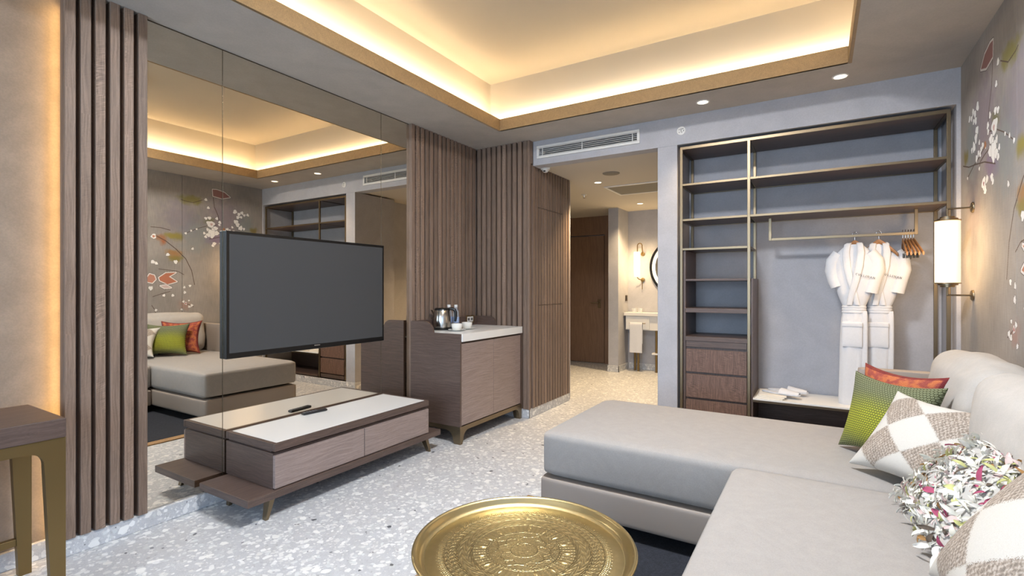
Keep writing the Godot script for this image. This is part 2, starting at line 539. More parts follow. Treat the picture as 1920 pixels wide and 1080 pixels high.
# engraved brass: relief height in grey
func tray_tex(colour: bool) -> ImageTexture:
	var S := 900
	var d := PackedByteArray()
	d.resize(S * S * 3)
	var g := noise(91, 1.0, 2)
	for y in S:
		for x in S:
			var v := Vector2(x - S * 0.5, y - S * 0.5) / (S * 0.5)
			var r := v.length()
			var an := v.angle()
			var h := 0.6
			for q in [0.13, 0.345, 0.36, 0.50, 0.515, 0.64, 0.655, 0.77]:
				h -= 0.45 * exp(-pow((r - q) / 0.006, 2.0))
			if r < 0.13: h += 0.25 * sin(v.x * 150.0 + 4.0 * g.get_noise_2d(x * 0.04, y * 0.04)) * sin(v.y * 150.0)
			elif r < 0.345:
				var lo := absf(sin(an * 4.0)) * 0.06
				h -= 0.4 * exp(-pow((r - 0.20 - lo) / 0.007, 2.0))
				h -= 0.4 * exp(-pow((r - 0.31 + lo) / 0.007, 2.0))
				h += 0.2 * sin(an * 40.0 + 6.0 * g.get_noise_2d(x * 0.03, y * 0.03)) * sin(r * 190.0)
			elif r < 0.50: h += 0.12 * signf(sin(an * 60.0)) * absf(sin(r * 120.0)) + 0.15 * g.get_noise_2d(x * 0.25, y * 0.25)
			elif r < 0.64: h += 0.28 * sin(an * 36.0 + 3.0 * sin(r * 60.0)) * sin(r * 110.0) + 0.15 * g.get_noise_2d(x * 0.2, y * 0.2)
			elif r < 0.77: h += 0.32 * sin(an * 72.0 + 2.5 * sin(r * 90.0)) * sin(r * 140.0) + 0.15 * g.get_noise_2d(x * 0.3, y * 0.3)
			elif r < 0.86:
				var tip := 0.79 + 0.06 * absf(sin(an * 50.0))
				if r < tip: h += 0.3 * sin(an * 200.0) * sin(r * 160.0)
			h = clampf(h, 0.0, 1.0)
			var k := (y * S + x) * 3
			if colour:
				var t := clampf(0.78 + 0.75 * (h - 0.58) + 0.06 * g.get_noise_2d(x * 0.02, y * 0.02), 0.0, 1.0)
				var c := Color(0.46, 0.41, 0.29).lerp(Color(0.80, 0.735, 0.55), t)
				d[k] = int(c.r * 255); d[k + 1] = int(c.g * 255); d[k + 2] = int(c.b * 255)
			else:
				d[k] = int(h * 255); d[k + 1] = d[k]; d[k + 2] = d[k]
	return rgb_image(S, S, d)

func pillow_tex(kind: String) -> ImageTexture:
	var S := 512
	var d := PackedByteArray()
	d.resize(S * S * 3)
	var g := noise(kind.hash() % 1000, 1.0, 3)
	var rg := RandomNumberGenerator.new()
	rg.seed = 9
	for y in S:
		for x in S:
			var u := float(x) / S
			var v := float(y) / S
			var c: Color
			if kind == "green":
				var e := clampf(1.05 - absf(v - 0.62) * 2.0 + 0.12 * g.get_noise_2d(x * 0.01, y * 0.3) - 0.25 * absf(u - 0.4), 0.0, 1.0)
				c = Color(0.50, 0.52, 0.40).lerp(Color(0.68, 0.70, 0.20), smoothstep(0.1, 0.85, e))
				var ox := 0.5 if int(v * 34.0) % 2 == 1 else 0.0
				var q := Vector2(fposmod(u * 34.0 + ox, 1.0) - 0.5, fposmod(v * 34.0, 1.0) - 0.5).length()
				if q > 0.40 or q < 0.14: c = c.lerp(Color(0.20, 0.20, 0.10), 0.75)
				c = c * rg.randf_range(0.9, 1.1)
			elif kind == "red":
				var e := 0.5 + 0.8 * g.get_noise_2d(x * 0.012, y * 0.012)
				c = Color(0.52, 0.15, 0.17).lerp(Color(0.74, 0.38, 0.20), smoothstep(0.2, 0.75, e))
				var w := sin((u + v) * 260.0) * sin((u - v) * 260.0)
				if w > 0.25: c = c.lerp(Color(0.86, 0.66, 0.48), 0.6)
				elif w < -0.45: c = c.lerp(Color(0.28, 0.08, 0.12), 0.6)
				var m := maxf(absf(u - 0.5), absf(v - 0.5))
				if m > 0.46: c = c.lerp(Color(0.35, 0.08, 0.12), 0.6)
				c = c * rg.randf_range(0.85, 1.12)
			else:
				# rows of white diamonds among taupe knit
				var uu := u * 2.0 + 0.05 * g.get_noise_2d(x * 0.2, y * 0.2)
				var vv := v * 2.0 + 0.05 * g.get_noise_2d(y * 0.2, x * 0.2)
				var m := absf(fposmod(uu + vv, 2.0) - 1.0)
				var o := absf(fposmod(uu - vv, 2.0) - 1.0)
				var knit := (m > 0.5) != (o > 0.5)
				c = Color(0.76, 0.745, 0.715)
				if knit:
					c = Color(0.58, 0.53, 0.48)
					var w := sin(u * 190.0 + 2.5 * g.get_noise_2d(x * 0.05, y * 0.05)) * sin(v * 120.0 + 2.5 * g.get_noise_2d(y * 0.05, x * 0.05)) + 0.7 * g.get_noise_2d(x * 0.3, y * 0.3)
					c = c.lerp(Color(0.70, 0.655, 0.61), smoothstep(0.0, 0.7, w)).lerp(Color(0.46, 0.42, 0.38), smoothstep(0.2, 0.9, -w))
				c = c * rg.randf_range(0.96, 1.04)
			var k := (y * S + x) * 3
			d[k] = int(clampf(c.r, 0, 1) * 255); d[k + 1] = int(clampf(c.g, 0, 1) * 255); d[k + 2] = int(clampf(c.b, 0, 1) * 255)
	return rgb_image(S, S, d)

# ---------------------------------------------------------------- materials
func mat(called: String, c: Color, rough: float, metal := 0.0, tex: Texture2D = null) -> StandardMaterial3D:
	var m := StandardMaterial3D.new()
	m.resource_name = called
	m.albedo_color = c
	m.roughness = rough
	m.metallic = metal
	if tex: m.albedo_texture = tex
	M[called] = m
	return m

func triplanar(m: StandardMaterial3D, scale: float, world := true) -> StandardMaterial3D:
	m.uv1_triplanar = true
	m.uv1_world_triplanar = world
	m.uv1_scale = Vector3.ONE * scale
	return m

func glow(called: String, c: Color, e: float) -> StandardMaterial3D:
	var m := mat(called, Color(0.9, 0.9, 0.9), 0.6)
	m.emission_enabled = true
	m.emission = c
	m.emission_energy_multiplier = e
	return m

func materials() -> void:
	triplanar(mat("plaster_grey", Color(1, 1, 1), 0.9, 0.0, speckle_tex(1, 256, Color(0.67, 0.67, 0.69), 0.04, 1.2, 0.02)), 0.7)
	triplanar(mat("plaster_beige", Color(1, 1, 1), 0.9, 0.0, speckle_tex(2, 256, Color(0.51, 0.465, 0.42), 0.08, 1.4, 0.035)), 0.9)
	triplanar(mat("soffit", Color(1, 1, 1), 0.95, 0.0, speckle_tex(3, 256, Color(0.68, 0.655, 0.625), 0.04, 1.0, 0.02)), 0.8)
	triplanar(mat("gold_plaster", Color(1, 1, 1), 0.8, 0.0, speckle_tex(4, 256, Color(0.58, 0.475, 0.33), 0.06, 2.0, 0.09)), 2.0)
	mat("ceiling_paint", Color(0.72, 0.675, 0.60), 0.95)
	mat("white_paint", Color(0.76, 0.73, 0.68), 0.9)
	var tz := terrazzo_tex()
	triplanar(mat("terrazzo", Color(1, 1, 1), 0.38, 0.0, tz), 1.0 / 3.0)
	var f := triplanar(mat("fabric", Color(1, 1, 1), 0.95, 0.0, speckle_tex(8, 256, Color(0.59, 0.57, 0.55), 0.03, 1.5, 0.035)), 2.0)
	f.rim_enabled = true
	f.rim = 0.3
	triplanar(mat("fabric_light", Color(1, 1, 1), 0.95, 0.0, speckle_tex(9, 256, Color(0.61, 0.59, 0.57), 0.03, 1.5, 0.03)), 2.0)
	triplanar(mat("cushion_linen", Color(1, 1, 1), 0.95, 0.0, speckle_tex(19, 256, Color(0.70, 0.68, 0.655), 0.03, 1.5, 0.03)), 2.0)
	mat("leatherette", Color(0.60, 0.555, 0.515), 0.55)
	for k in 5:
		var sh: float = [1.0, 1.08, 0.92, 1.04, 0.97][k]
		var m := mat("slat_wood_%d" % k, Color(1, 1, 1), 0.55, 0.0, wood_tex(40 + k, Color(0.385, 0.315, 0.265) * sh, Color(0.60, 0.51, 0.445) * sh, [0.0, 0.5, 0.0, 0.9, 0.15][k]))
		m.uv1_scale = Vector3(1.0 / 1.1, 1.0 / 0.25, 1)
	var w := mat("walnut", Color(1, 1, 1), 0.42, 0.0, wood_tex(60, Color(0.27, 0.215, 0.19), Color(0.41, 0.335, 0.30), 0.0, 1.3))
	w.uv1_scale = Vector3(1.0, 1.0 / 0.35, 1)
	var wf := mat("walnut_front_lit", Color(1, 1, 1), 0.36, 0.0, wood_tex(65, Color(0.485, 0.42, 0.395), Color(0.63, 0.56, 0.53), 0.0, 1.3))  # walnut lightened for drawer and door fronts, their brighter light put into the colour
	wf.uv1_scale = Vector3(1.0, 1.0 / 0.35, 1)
	var w2 := mat("walnut_figured", Color(1, 1, 1), 0.45, 0.0, wood_tex(61, Color(0.30, 0.22, 0.18), Color(0.52, 0.40, 0.34), 0.7, 1.0))
	w2.uv1_scale = Vector3(1.6, 1.0 / 0.3, 1)
	var w3 := mat("door_wood", Color(1, 1, 1), 0.5, 0.0, wood_tex(62, Color(0.45, 0.35, 0.28), Color(0.58, 0.465, 0.385), 0.0, 1.0))
	w3.uv1_scale = Vector3(0.8, 1.0 / 0.5, 1)
	mat("dark_wood", Color(0.20, 0.16, 0.14), 0.6)
	mat("mirror", Color(0.89, 0.855, 0.80), 0.0, 1.0)
	mat("mirror_clear", Color(0.86, 0.87, 0.87), 0.0, 1.0)
	mat("mirror_edge", Color(0.72, 0.66, 0.55), 0.2, 0.8)
	mat("bronze", Color(0.52, 0.46, 0.37), 0.36, 0.9)
	mat("bronze_dark", Color(0.36, 0.31, 0.25), 0.45, 0.8)
	mat("brass_aged", Color(0.52, 0.435, 0.285), 0.42, 0.9)
	mat("brass", Color(0.78, 0.715, 0.53), 0.32, 1.0)
	mat("steel", Color(0.75, 0.74, 0.72), 0.2, 1.0)
	mat("chrome", Color(0.85, 0.85, 0.85), 0.12, 1.0)
	mat("black_plastic", Color(0.03, 0.03, 0.033), 0.35)
	mat("remote_plastic", Color(0.12, 0.12, 0.13), 0.45)
	mat("remote_key", Color(0.45, 0.46, 0.48), 0.5)
	var sc := mat("tv_glass", Color(0.27, 0.27, 0.272), 0.6)
	sc.metallic_specular = 0.2
	mat("white_stone", Color(0.88, 0.875, 0.86), 0.3)
	mat("porcelain", Color(0.90, 0.89, 0.86), 0.15)
	mat("white_plastic", Color(0.86, 0.855, 0.84), 0.45)
	mat("grey_plastic", Color(0.35, 0.34, 0.33), 0.5)
	mat("hatch_grey", Color(0.52, 0.50, 0.46), 0.9)
	var tw := triplanar(mat("terry", Color(1, 1, 1), 1.0, 0.0, speckle_tex(12, 256, Color(0.82, 0.825, 0.84), 0.015, 2.0, 0.03)), 4.0)
	tw.rim_enabled = true
	tw.rim = 0.4
	mat("print_black", Color(0.05, 0.05, 0.06), 0.8)
	mat("paper", Color(0.88, 0.86, 0.82), 0.9)
	mat("hanger_wood", Color(0.60, 0.42, 0.26), 0.4)
	var hd := mat("mural", Color(1, 1, 1), 0.85, 0.0, mural_tex())
	hd.texture_repeat = true
	mat("mural_plain", Color(0.60, 0.575, 0.55), 0.85)
	var tr := mat("tray_brass", Color(1, 1, 1), 0.36, 1.0, tray_tex(true))
	tr.heightmap_enabled = true
	tr.heightmap_texture = tray_tex(false)
	tr.heightmap_scale = 0.18
	triplanar(mat("rug_navy", Color(1, 1, 1), 1.0, 0.0, speckle_tex(15, 256, Color(0.145, 0.155, 0.185), 0.25, 3.0, 0.35)), 2.5)
	triplanar(mat("rug_border", Color(1, 1, 1), 0.8, 0.0, speckle_tex(16, 256, Color(0.62, 0.49, 0.34), 0.15, 3.0, 0.1)), 3.0)
	mat("pillow_green", Color(1, 1, 1), 0.95, 0.0, pillow_tex("green"))
	mat("pillow_red", Color(1, 1, 1), 0.95, 0.0, pillow_tex("red"))
	mat("pillow_knit", Color(1, 1, 1), 0.95, 0.0, pillow_tex("knit"))
	mat("pillow_felt", Color(0.70, 0.69, 0.67), 0.95)
	var pc := [Color(0.87, 0.855, 0.82), Color(0.83, 0.82, 0.77), Color(0.74, 0.74, 0.50), Color(0.64, 0.29, 0.40), Color(0.64, 0.48, 0.29), Color(0.82, 0.73, 0.71), Color(0.36, 0.31, 0.26)]
	for k in pc.size():
		var m := mat("petal_%d" % k, pc[k], 0.9)
		m.backlight_enabled = true
		m.backlight = pc[k] * 0.3
	var gl := mat("bottle_plastic", Color(0.85, 0.90, 0.95, 0.25), 0.05)
	gl.transparency = BaseMaterial3D.TRANSPARENCY_ALPHA
	var gw := mat("window_glass", Color(0.95, 0.97, 1.0, 0.08), 0.0)
	gw.transparency = BaseMaterial3D.TRANSPARENCY_ALPHA
	var gt := mat("tumbler_glass", Color(0.9, 0.92, 0.92, 0.3), 0.05)
	gt.transparency = BaseMaterial3D.TRANSPARENCY_ALPHA
	mat("bottle_label", Color(0.60, 0.68, 0.82), 0.5)
	glow("led_strip", Color(1.0, 0.80, 0.50), 3.0)
	glow("lamp_glass", Color(1.0, 0.90, 0.70), 0.47)
	glow("downlight_lens", Color(1.0, 0.93, 0.80), 2.5)
	glow("added_lamp_diffuser", Color(1.0, 0.98, 0.96), 1.5)  # glowing face of the added ceiling lamp
	glow("ring_led", Color(1.0, 0.92, 0.76), 0.65)

# ---------------------------------------------------------------- the place
func _ready() -> void:
	rng.seed = 4242
	# camera, sky, daylight, exposure
	var cam := Camera3D.new()
	cam.name = "camera"
	cam.fov = 60.0
	cam.near = 0.05
	cam.far = 60.0
	add_child(cam, true)
	cam.position = Vector3(2.874, 1.2, 0.0)
	cam.rotation.y = deg_to_rad(31.5186)
	cam.current = true
	var we := WorldEnvironment.new()
	we.name = "world"
	var env := Environment.new()
	env.background_mode = Environment.BG_SKY
	var sky := Sky.new()
	var ps := ProceduralSkyMaterial.new()
	ps.sky_top_color = Color(0.42, 0.58, 0.85)
	ps.sky_horizon_color = Color(0.80, 0.86, 0.93)
	ps.ground_bottom_color = Color(0.32, 0.31, 0.29)
	ps.ground_horizon_color = Color(0.62, 0.64, 0.66)
	sky.sky_material = ps
	env.sky = sky
	env.tonemap_mode = Environment.TONE_MAPPER_LINEAR
	env.tonemap_exposure = 2.0
	env.sdfgi_enabled = true
	env.ssao_enabled = true
	env.ssil_enabled = true
	we.environment = env
	add_child(we, true)
	var day := Color(0.80, 0.90, 1.0)
	var warm := Color(1.0, 0.945, 0.84)
	# daylight from an added right-hand window, then through the window behind the camera
	area(Vector3(3.57, 1.40, 0.55), Vector3(-1, -0.1, -0.25), Vector3.UP, Vector2(2.5, 1.9), day, 0.7, "added_window_daylight")
	area(Vector3(1.8, 1.45, 2.22), Vector3(0, -0.1, -1), Vector3.UP, Vector2(2.7, 1.9), day, 6.0, "rear_window_daylight")
	# cove strips behind the lip of the tray ceiling
	# strips on the back of the tray lip, washing the cove walls, and an uplight in the left trough
	var cove := 2.2
	area(Vector3(0.5135, 2.628, -1.1), Vector3.LEFT, Vector3.UP, Vector2(5.0, 0.036), warm, cove, "cove_light_left")
	area(Vector3(3.0565, 2.628, -1.1), Vector3.RIGHT, Vector3.UP, Vector2(5.0, 0.036), warm, cove, "cove_light_right")
	area(Vector3(1.785, 2.628, -3.6315), Vector3.FORWARD, Vector3.UP, Vector2(2.6, 0.036), warm, cove * 0.7, "cove_light_back")
	area(Vector3(1.785, 2.628, 1.4265), Vector3.BACK, Vector3.UP, Vector2(2.6, 0.036), warm, cove * 0.7, "cove_light_front")
	area(Vector3(0.495, 2.614, -1.1), Vector3(0.2, 1, 0), Vector3.BACK, Vector2(0.014, 4.8), warm, 0.06, "trough_light_left")
	# strip behind the edge of the left slat panel
	area(Vector3(-0.038, 1.28, -0.866), Vector3(-0.12, 0, 1), Vector3.UP, Vector2(0.02, 2.4), Color(1.0, 0.80, 0.48), 0.20, "slat_edge_light")
	materials()
	shell()
	ceiling_and_cove()
	slats()
	mirrors_and_tv()
	tv_cabinet()
	minibar()
	wardrobe()
	robes()
	sofa()
	pillows()
	tray_table()
	desk()
	wall_lamp()
	corridor()
	small_fittings()

func shell() -> void:
	structure(add("floor", bx(Vector3(-1.3, -0.1, -7.7), Vector3(4.0, 0, 2.6), 0), M.terrazzo), "pale grey terrazzo floor with white stone chips")
	structure(add("wall_left", bx(Vector3(-0.25, 0, -4.86), Vector3(-0.075, 3.2, 2.5), 0), M.plaster_beige), "beige plaster wall behind the desk and mirrors")
	var rw := MB.new()
	rw.box(Vector3(RIGHT + 0.02, 0, -4.7), Vector3(RIGHT + 0.2, 3.2, -0.8), 0)
	rw.box(Vector3(RIGHT + 0.02, 0, 1.9), Vector3(RIGHT + 0.2, 3.2, 2.5), 0)
	rw.box(Vector3(RIGHT + 0.02, 0, -0.8), Vector3(RIGHT + 0.2, 0.35, 1.9), 0)
	rw.box(Vector3(RIGHT + 0.02, 2.45, -0.8), Vector3(RIGHT + 0.2, 3.2, 1.9), 0)
	var wr := add("wall_right", rw, M.mural_plain)
	structure(wr, "grey wall of tall panels painted with flowers")
	# painted panels, a metre wide, with a narrow open joint
	var z := BACK
	for k in 4:
		var z1 := minf(z + 1.01, -0.8)
		var b := MB.new()
		b.box(Vector3(RIGHT, 0.0, z + 0.002), Vector3(RIGHT + 0.02, CEIL, z1 - 0.002), 0.001)
		for e in b.p.size():
			b.t[e] = Vector2((b.p[e].z - BACK) / 2.04, 1.0 - b.p[e].y / CEIL)
		add("mural_panel", b, M.mural if k < 2 else M.mural_plain, wr)
		z = z1
	for q in [[Vector3(RIGHT, 0.0, 1.902), Vector3(RIGHT + 0.02, CEIL, 2.3)], [Vector3(RIGHT, 0.0, -0.8), Vector3(RIGHT + 0.02, 0.35, 1.9)], [Vector3(RIGHT, 2.45, -0.8), Vector3(RIGHT + 0.02, CEIL, 1.9)]]:
		add("plain_panel", bx(q[0], q[1], 0.001), M.mural_plain, wr)
	# back wall: beam, pier, niche
	var w := MB.new()
	w.box(Vector3(0.627, 2.33, -4.16), Vector3(0.692, 3.2, BACK), 0.0)
	w.box(Vector3(1.603, 2.33, -4.16), Vector3(3.72, 3.2, BACK), 0.0)
	w.box(Vector3(0.692, 2.33, -4.16), Vector3(1.603, 2.412, BACK), 0.0)
	w.box(Vector3(0.692, 2.48, -4.16), Vector3(1.603, 3.2, BACK), 0.0)
	w.box(Vector3(1.773, 0, -4.68), Vector3(1.927, 2.33, BACK), 0.002)
	w.box(Vector3(1.927, 2.33, -4.68), Vector3(3.72, 3.2, -4.16), 0.0)
	w.box(Vector3(1.927, 0, -4.68), Vector3(3.72, 2.33, -4.48), 0.0)
	w.box(Vector3(3.60, 0, -4.48), Vector3(3.72, 2.33, BACK - 0.001), 0.0)
	structure(add("wall_back", w, M.plaster_grey), "pale grey plaster wall around the wardrobe niche and corridor opening")
	# wall behind the camera with its window, and an added window beside it
	var f := MB.new()
	f.box(Vector3(-0.25, 0, 2.3), Vector3(0.4, 3.2, 2.5), 0)
	f.box(Vector3(3.2, 0, 2.3), Vector3(3.8, 3.2, 2.5), 0)
	f.box(Vector3(0.4, 0, 2.3), Vector3(3.2, 0.45, 2.5), 0)
	f.box(Vector3(0.4, 2.45, 2.3), Vector3(3.2, 3.2, 2.5), 0)
	structure(add("wall_front", f, M.plaster_grey))
	var w2 := MB.new()
	for q in [[0.4, 0.46], [1.77, 1.83], [3.14, 3.2]]:
		w2.box(Vector3(q[0], 0.45, 2.36), Vector3(q[1], 2.45, 2.42), 0.004)
	for q in [[0.45, 0.51], [2.39, 2.45]]:
		w2.box(Vector3(0.46, q[0], 2.36), Vector3(3.14, q[1], 2.42), 0.004)
	var wf := structure(add("window_2", w2, M.grey_plastic))
	for q in [[0.46, 1.77], [1.83, 3.14]]:
		add("pane", bx(Vector3(q[0], 0.51, 2.385), Vector3(q[1], 2.39, 2.391), 0), M.window_glass, wf)
	var wn := MB.new()
	for q in [[-0.8, -0.74], [0.52, 0.58], [1.84, 1.9]]:
		wn.box(Vector3(RIGHT + 0.1, 0.35, q[0]), Vector3(RIGHT + 0.16, 2.45, q[1]), 0.004)
	for q in [[0.35, 0.41], [2.39, 2.45]]:
		wn.box(Vector3(RIGHT + 0.1, q[0], -0.74), Vector3(RIGHT + 0.16, q[1], 1.84), 0.004)
	var win := structure(add("added_window_1", wn, M.grey_plastic))  # unseen window added to the right wall to light surfaces facing it
	for q in [[-0.74, 0.52], [0.58, 1.84]]:
		add("pane", bx(Vector3(RIGHT + 0.125, 0.41, q[0]), Vector3(RIGHT + 0.131, 2.39, q[1]), 0), M.window_glass, win)
	# skirting in the floor's terrazzo
	var b1 := MB.new()
	b1.box(Vector3(-0.075, 0, -3.98), Vector3(0.02, 0.078, -0.848), 0.003)
	b1.box(Vector3(-0.075, 0, -0.848), Vector3(-0.055, 0.078, 2.3), 0.003)
	structure(add("baseboard_left", b1, M.terrazzo), "terrazzo skirting under the mirrors")
	var b2 := MB.new()
	b2.box(Vector3(0.02, 0, -4.0), Vector3(0.615, 0.083, -3.985), 0.003)
	b2.box(Vector3(0.59, 0, -4.86), Vector3(0.615, 0.083, -3.985), 0.003)
	structure(add("baseboard_corner", b2, M.terrazzo), "terrazzo skirting under the corner slats")
	var b3 := MB.new()
	b3.box(Vector3(1.76, 0, -4.69), Vector3(1.773, 0.085, BACK + 0.012), 0.002)
	b3.box(Vector3(1.773, 0, BACK), Vector3(RIGHT, 0.085, BACK + 0.012), 0.002)
	structure(add("baseboard_back", b3, M.terrazzo), "terrazzo skirting under the wardrobe")
	structure(add("baseboard_right", bx(Vector3(RIGHT - 0.012, 0, BACK + 0.012), Vector3(RIGHT, 0.085, 2.3), 0.002), M.terrazzo))

func ceiling_and_cove() -> void:
	var c := MB.new()
	var zf := 1.4
	c.box(Vector3(-0.075, CEIL, BACK), Vector3(0.538, 2.60, 2.3), 0)
	c.box(Vector3(3.032, CEIL, BACK), Vector3(RIGHT + 0.02, 2.60, 2.3), 0)
	c.box(Vector3(0.538, CEIL, BACK), Vector3(3.032, 2.60, -3.607), 0)
	c.box(Vector3(0.538, CEIL, zf + 0.002), Vector3(3.032, 2.60, 2.3), 0)
	var ce := add("ceiling", c, M.soffit)
	structure(ce, "grey dropped ceiling border around the lit tray")
	var u := MB.new()
	u.box(Vector3(-0.075, 3.0, -4.16), Vector3(RIGHT + 0.02, 3.2, 2.3), 0)
	var cw := MB.new()
	cw.box(Vector3(0.36, 2.60, -3.71), Vector3(0.40, 3.0, 1.51), 0)
	cw.box(Vector3(3.175, 2.60, -3.71), Vector3(3.215, 3.0, 1.51), 0)
	cw.box(Vector3(0.40, 2.60, -3.71), Vector3(3.175, 3.0, -3.67), 0)
	cw.box(Vector3(0.40, 2.60, 1.47), Vector3(3.175, 3.0, 1.51), 0)
	add("cove_wall", cw, M.ceiling_paint, ce).set_meta("label", "warm white upright sides of the raised ceiling")
	add("tray_ceiling", u, M.ceiling_paint, ce).set_meta("label", "warm white raised ceiling lit by the cove")
	var l := MB.new()
	l.box(Vector3(0.52, CEIL, -3.625), Vector3(0.54, 2.654, zf + 0.02), 0.002)
	l.box(Vector3(3.03, CEIL, -3.625), Vector3(3.05, 2.654, zf + 0.02), 0.002)
	l.box(Vector3(0.54, CEIL, -3.625), Vector3(3.03, 2.654, -3.605), 0.002)
	l.box(Vector3(0.54, CEIL, zf), Vector3(3.03, 2.654, zf + 0.02), 0.002)
	add("cove_lip", l, M.gold_plaster, ce).set_meta("label", "tan gold textured lip of the tray")
	for q in [[Vector3(0.515, 2.61, -3.6), Vector3(0.52, 2.646, 1.4), "left side"], [Vector3(3.05, 2.61, -3.6), Vector3(3.055, 2.646, 1.4), "right side"], [Vector3(0.485, 2.61, -3.63), Vector3(3.085, 2.646, -3.625), "back"], [Vector3(0.485, 2.61, 1.42), Vector3(3.085, 2.646, 1.425), "window side"]]:
		tag(add("light_strip", bx(q[0], q[1], 0), M.led_strip), "long warm light strip hidden on the back of the tray lip, " + q[2], "light strip", "cove light strips")
	tag(add("light_strip", bx(Vector3(0.486, 2.60, -3.5), Vector3(0.504, 2.610, 1.3), 0.001), M.led_strip), "narrow upward light strip lying in the left trough", "light strip")
	tag(add("light_strip", bx(Vector3(-0.048, 0.1, -0.876), Vector3(-0.028, 2.5, -0.870), 0.001), M.led_strip), "upright warm light strip behind the edge of the left slat panel", "light strip")

func slat_run(called: String, label: String) -> Node3D:
	return thing(called, label, "slat panel")

func slats() -> void:
	# left of the mirror
	var a := slat_run("slat_panel", "tall brown wooden slat panel between desk and mirror, glowing at its left edge")
	add("backing", bx(Vector3(-0.022, 0.078, -1.172), Vector3(-0.016, CEIL, -0.85), 0.001, 1), M.slat_wood_2, a)
	add("side_board", bx(Vector3(-0.018, 0.078, -0.8495), Vector3(0.012, CEIL, -0.846), 0.001, 1), M.slat_wood_2, a)
	var zs := [-0.848, -0.904, -0.9586, -1.015, -1.071, -1.1295]
	for k in 6:
		add("slat", bx(Vector3(-0.016, 0.079, zs[k] - 0.039), Vector3(0.03, CEIL, zs[k]), 0.002, 1), M["slat_wood_%d" % [0, 4, 3, 0, 1, 2][k]], a)
	# right of the mirror, on the same wall
	var b := slat_run("slat_panel", "brown wooden slat panel behind the minibar, right of the mirror")
	add("backing", bx(Vector3(-0.022, 0.078, -3.98), Vector3(-0.016, CEIL, -3.063), 0.001, 1), M.slat_wood_2, b)
	for k in 16:
		var z := -3.063 - k * 0.0573
		add("slat", bx(Vector3(-0.016, 0.079, z - 0.039), Vector3(0.03, CEIL, z), 0.002, 1), M["slat_wood_%d" % [0, 3, 1, 2, 0, 2, 1, 4, 0, 3, 3, 1, 4, 2, 0, 2][k]], b)
	# the block that faces the camera
	var blk := MB.new()
	blk.box(Vector3(-0.05, 0, -4.84), Vector3(0.565, CEIL + 0.2, -4.045), 0)
	structure(add("wall_block", blk, M.plaster_grey), "core of the slatted corner block")
	var c := slat_run("slat_panel", "brown wooden slat panel facing the room at the inner corner beside the minibar")
	add("backing", bx(Vector3(0.0, 0.083, -4.024), Vector3(0.60, CEIL, -4.014), 0.0, 1), M.slat_wood_2, c)
	for k in 10:
		var x := 0.04 + k * 0.0575
		add("slat", bx(Vector3(x, 0.084, -4.014), Vector3(x + 0.040, CEIL, -3.972), 0.002, 1), M["slat_wood_%d" % [2, 0, 4, 2, 0, 1, 2, 4, 0, 2][k]], c)
	add("corner_return", bx(Vector3(0.592, 2.345, -4.038), Vector3(0.6245, CEIL, -3.999), 0.001, 1), M.slat_wood_4, c)
	add("corner_post", bx(Vector3(0.6, 0.084, -3.998), Vector3(0.625, CEIL, -3.972), 0.002, 1), M.slat_wood_4, c)
	# along the corridor, with the joints of hidden doors
	var d := slat_run("slat_panel", "brown wooden slat panel along the corridor with hidden cupboard doors")
	add("backing", bx(Vector3(0.576, 0.083, -4.86), Vector3(0.584, 2.345, -4.04), 0.0, 1), M.slat_wood_2, d)
	for k in 14:
		var z := -4.043 - k * 0.0583
		var ys := [[0.084, 2.344]]
		if k >= 2 and k <= 10: ys = [[0.084, 1.035], [1.039, 1.958], [1.962, 2.344]]
		for y in ys:
			add("slat", bx(Vector3(0.584, y[0], z - 0.0385), Vector3(0.625, y[1], z), 0.002, 1), M["slat_wood_%d" % [0, 4, 2, 0, 1, 4, 0, 2][k % 8]], d)

func mirrors_and_tv() -> void:
	var runs := [[-1.1715, -1.5495, "bronze tinted mirror panel beside the left slat panel"], [-1.5525, -2.751, "wide bronze tinted mirror panel behind the television"], [-2.754, -3.062, "narrow bronze tinted mirror panel between television and minibar slats"]]
	for q in runs:
		var m := thing("mirror_panel", q[2], "mirror", Vector3(0, 0.08, q[0]))
		var L: float = q[1] - q[0]
		add("edge", bx(Vector3(-0.012, 0, L), Vector3(-0.0006, 2.466, 0), 0.0005), M.mirror_edge, m)
		var g := MB.new()
		g.box(Vector3(-0.0008, 0.0005, L + 0.0005), Vector3(0, 2.4655, -0.0005), 0.0)
		add("glass", g, M.mirror, m)
	add("trim_1", bx(Vector3(-0.03, 2.5465, -3.062), Vector3(-0.004, CEIL, -1.172), 0), M.bronze_dark).set_meta("kind", "structure")
	# television
	var t := thing("television", "large black flat television hanging in front of the mirror", "television", Vector3(0, 0.797, -2.152))
	add("casing", bx(Vector3(0.001, 0.0, -0.6), Vector3(0.034, 0.728, 0.6), 0.003), M.black_plastic, t)
	add("screen", bx(Vector3(0.033, 0.032, -0.582), Vector3(0.0348, 0.71, 0.582), 0.0), M.tv_glass, t)
	add("logo", bx(Vector3(0.034, 0.020, -0.022), Vector3(0.0355, 0.027, 0.022), 0.0005), M.chrome, t)

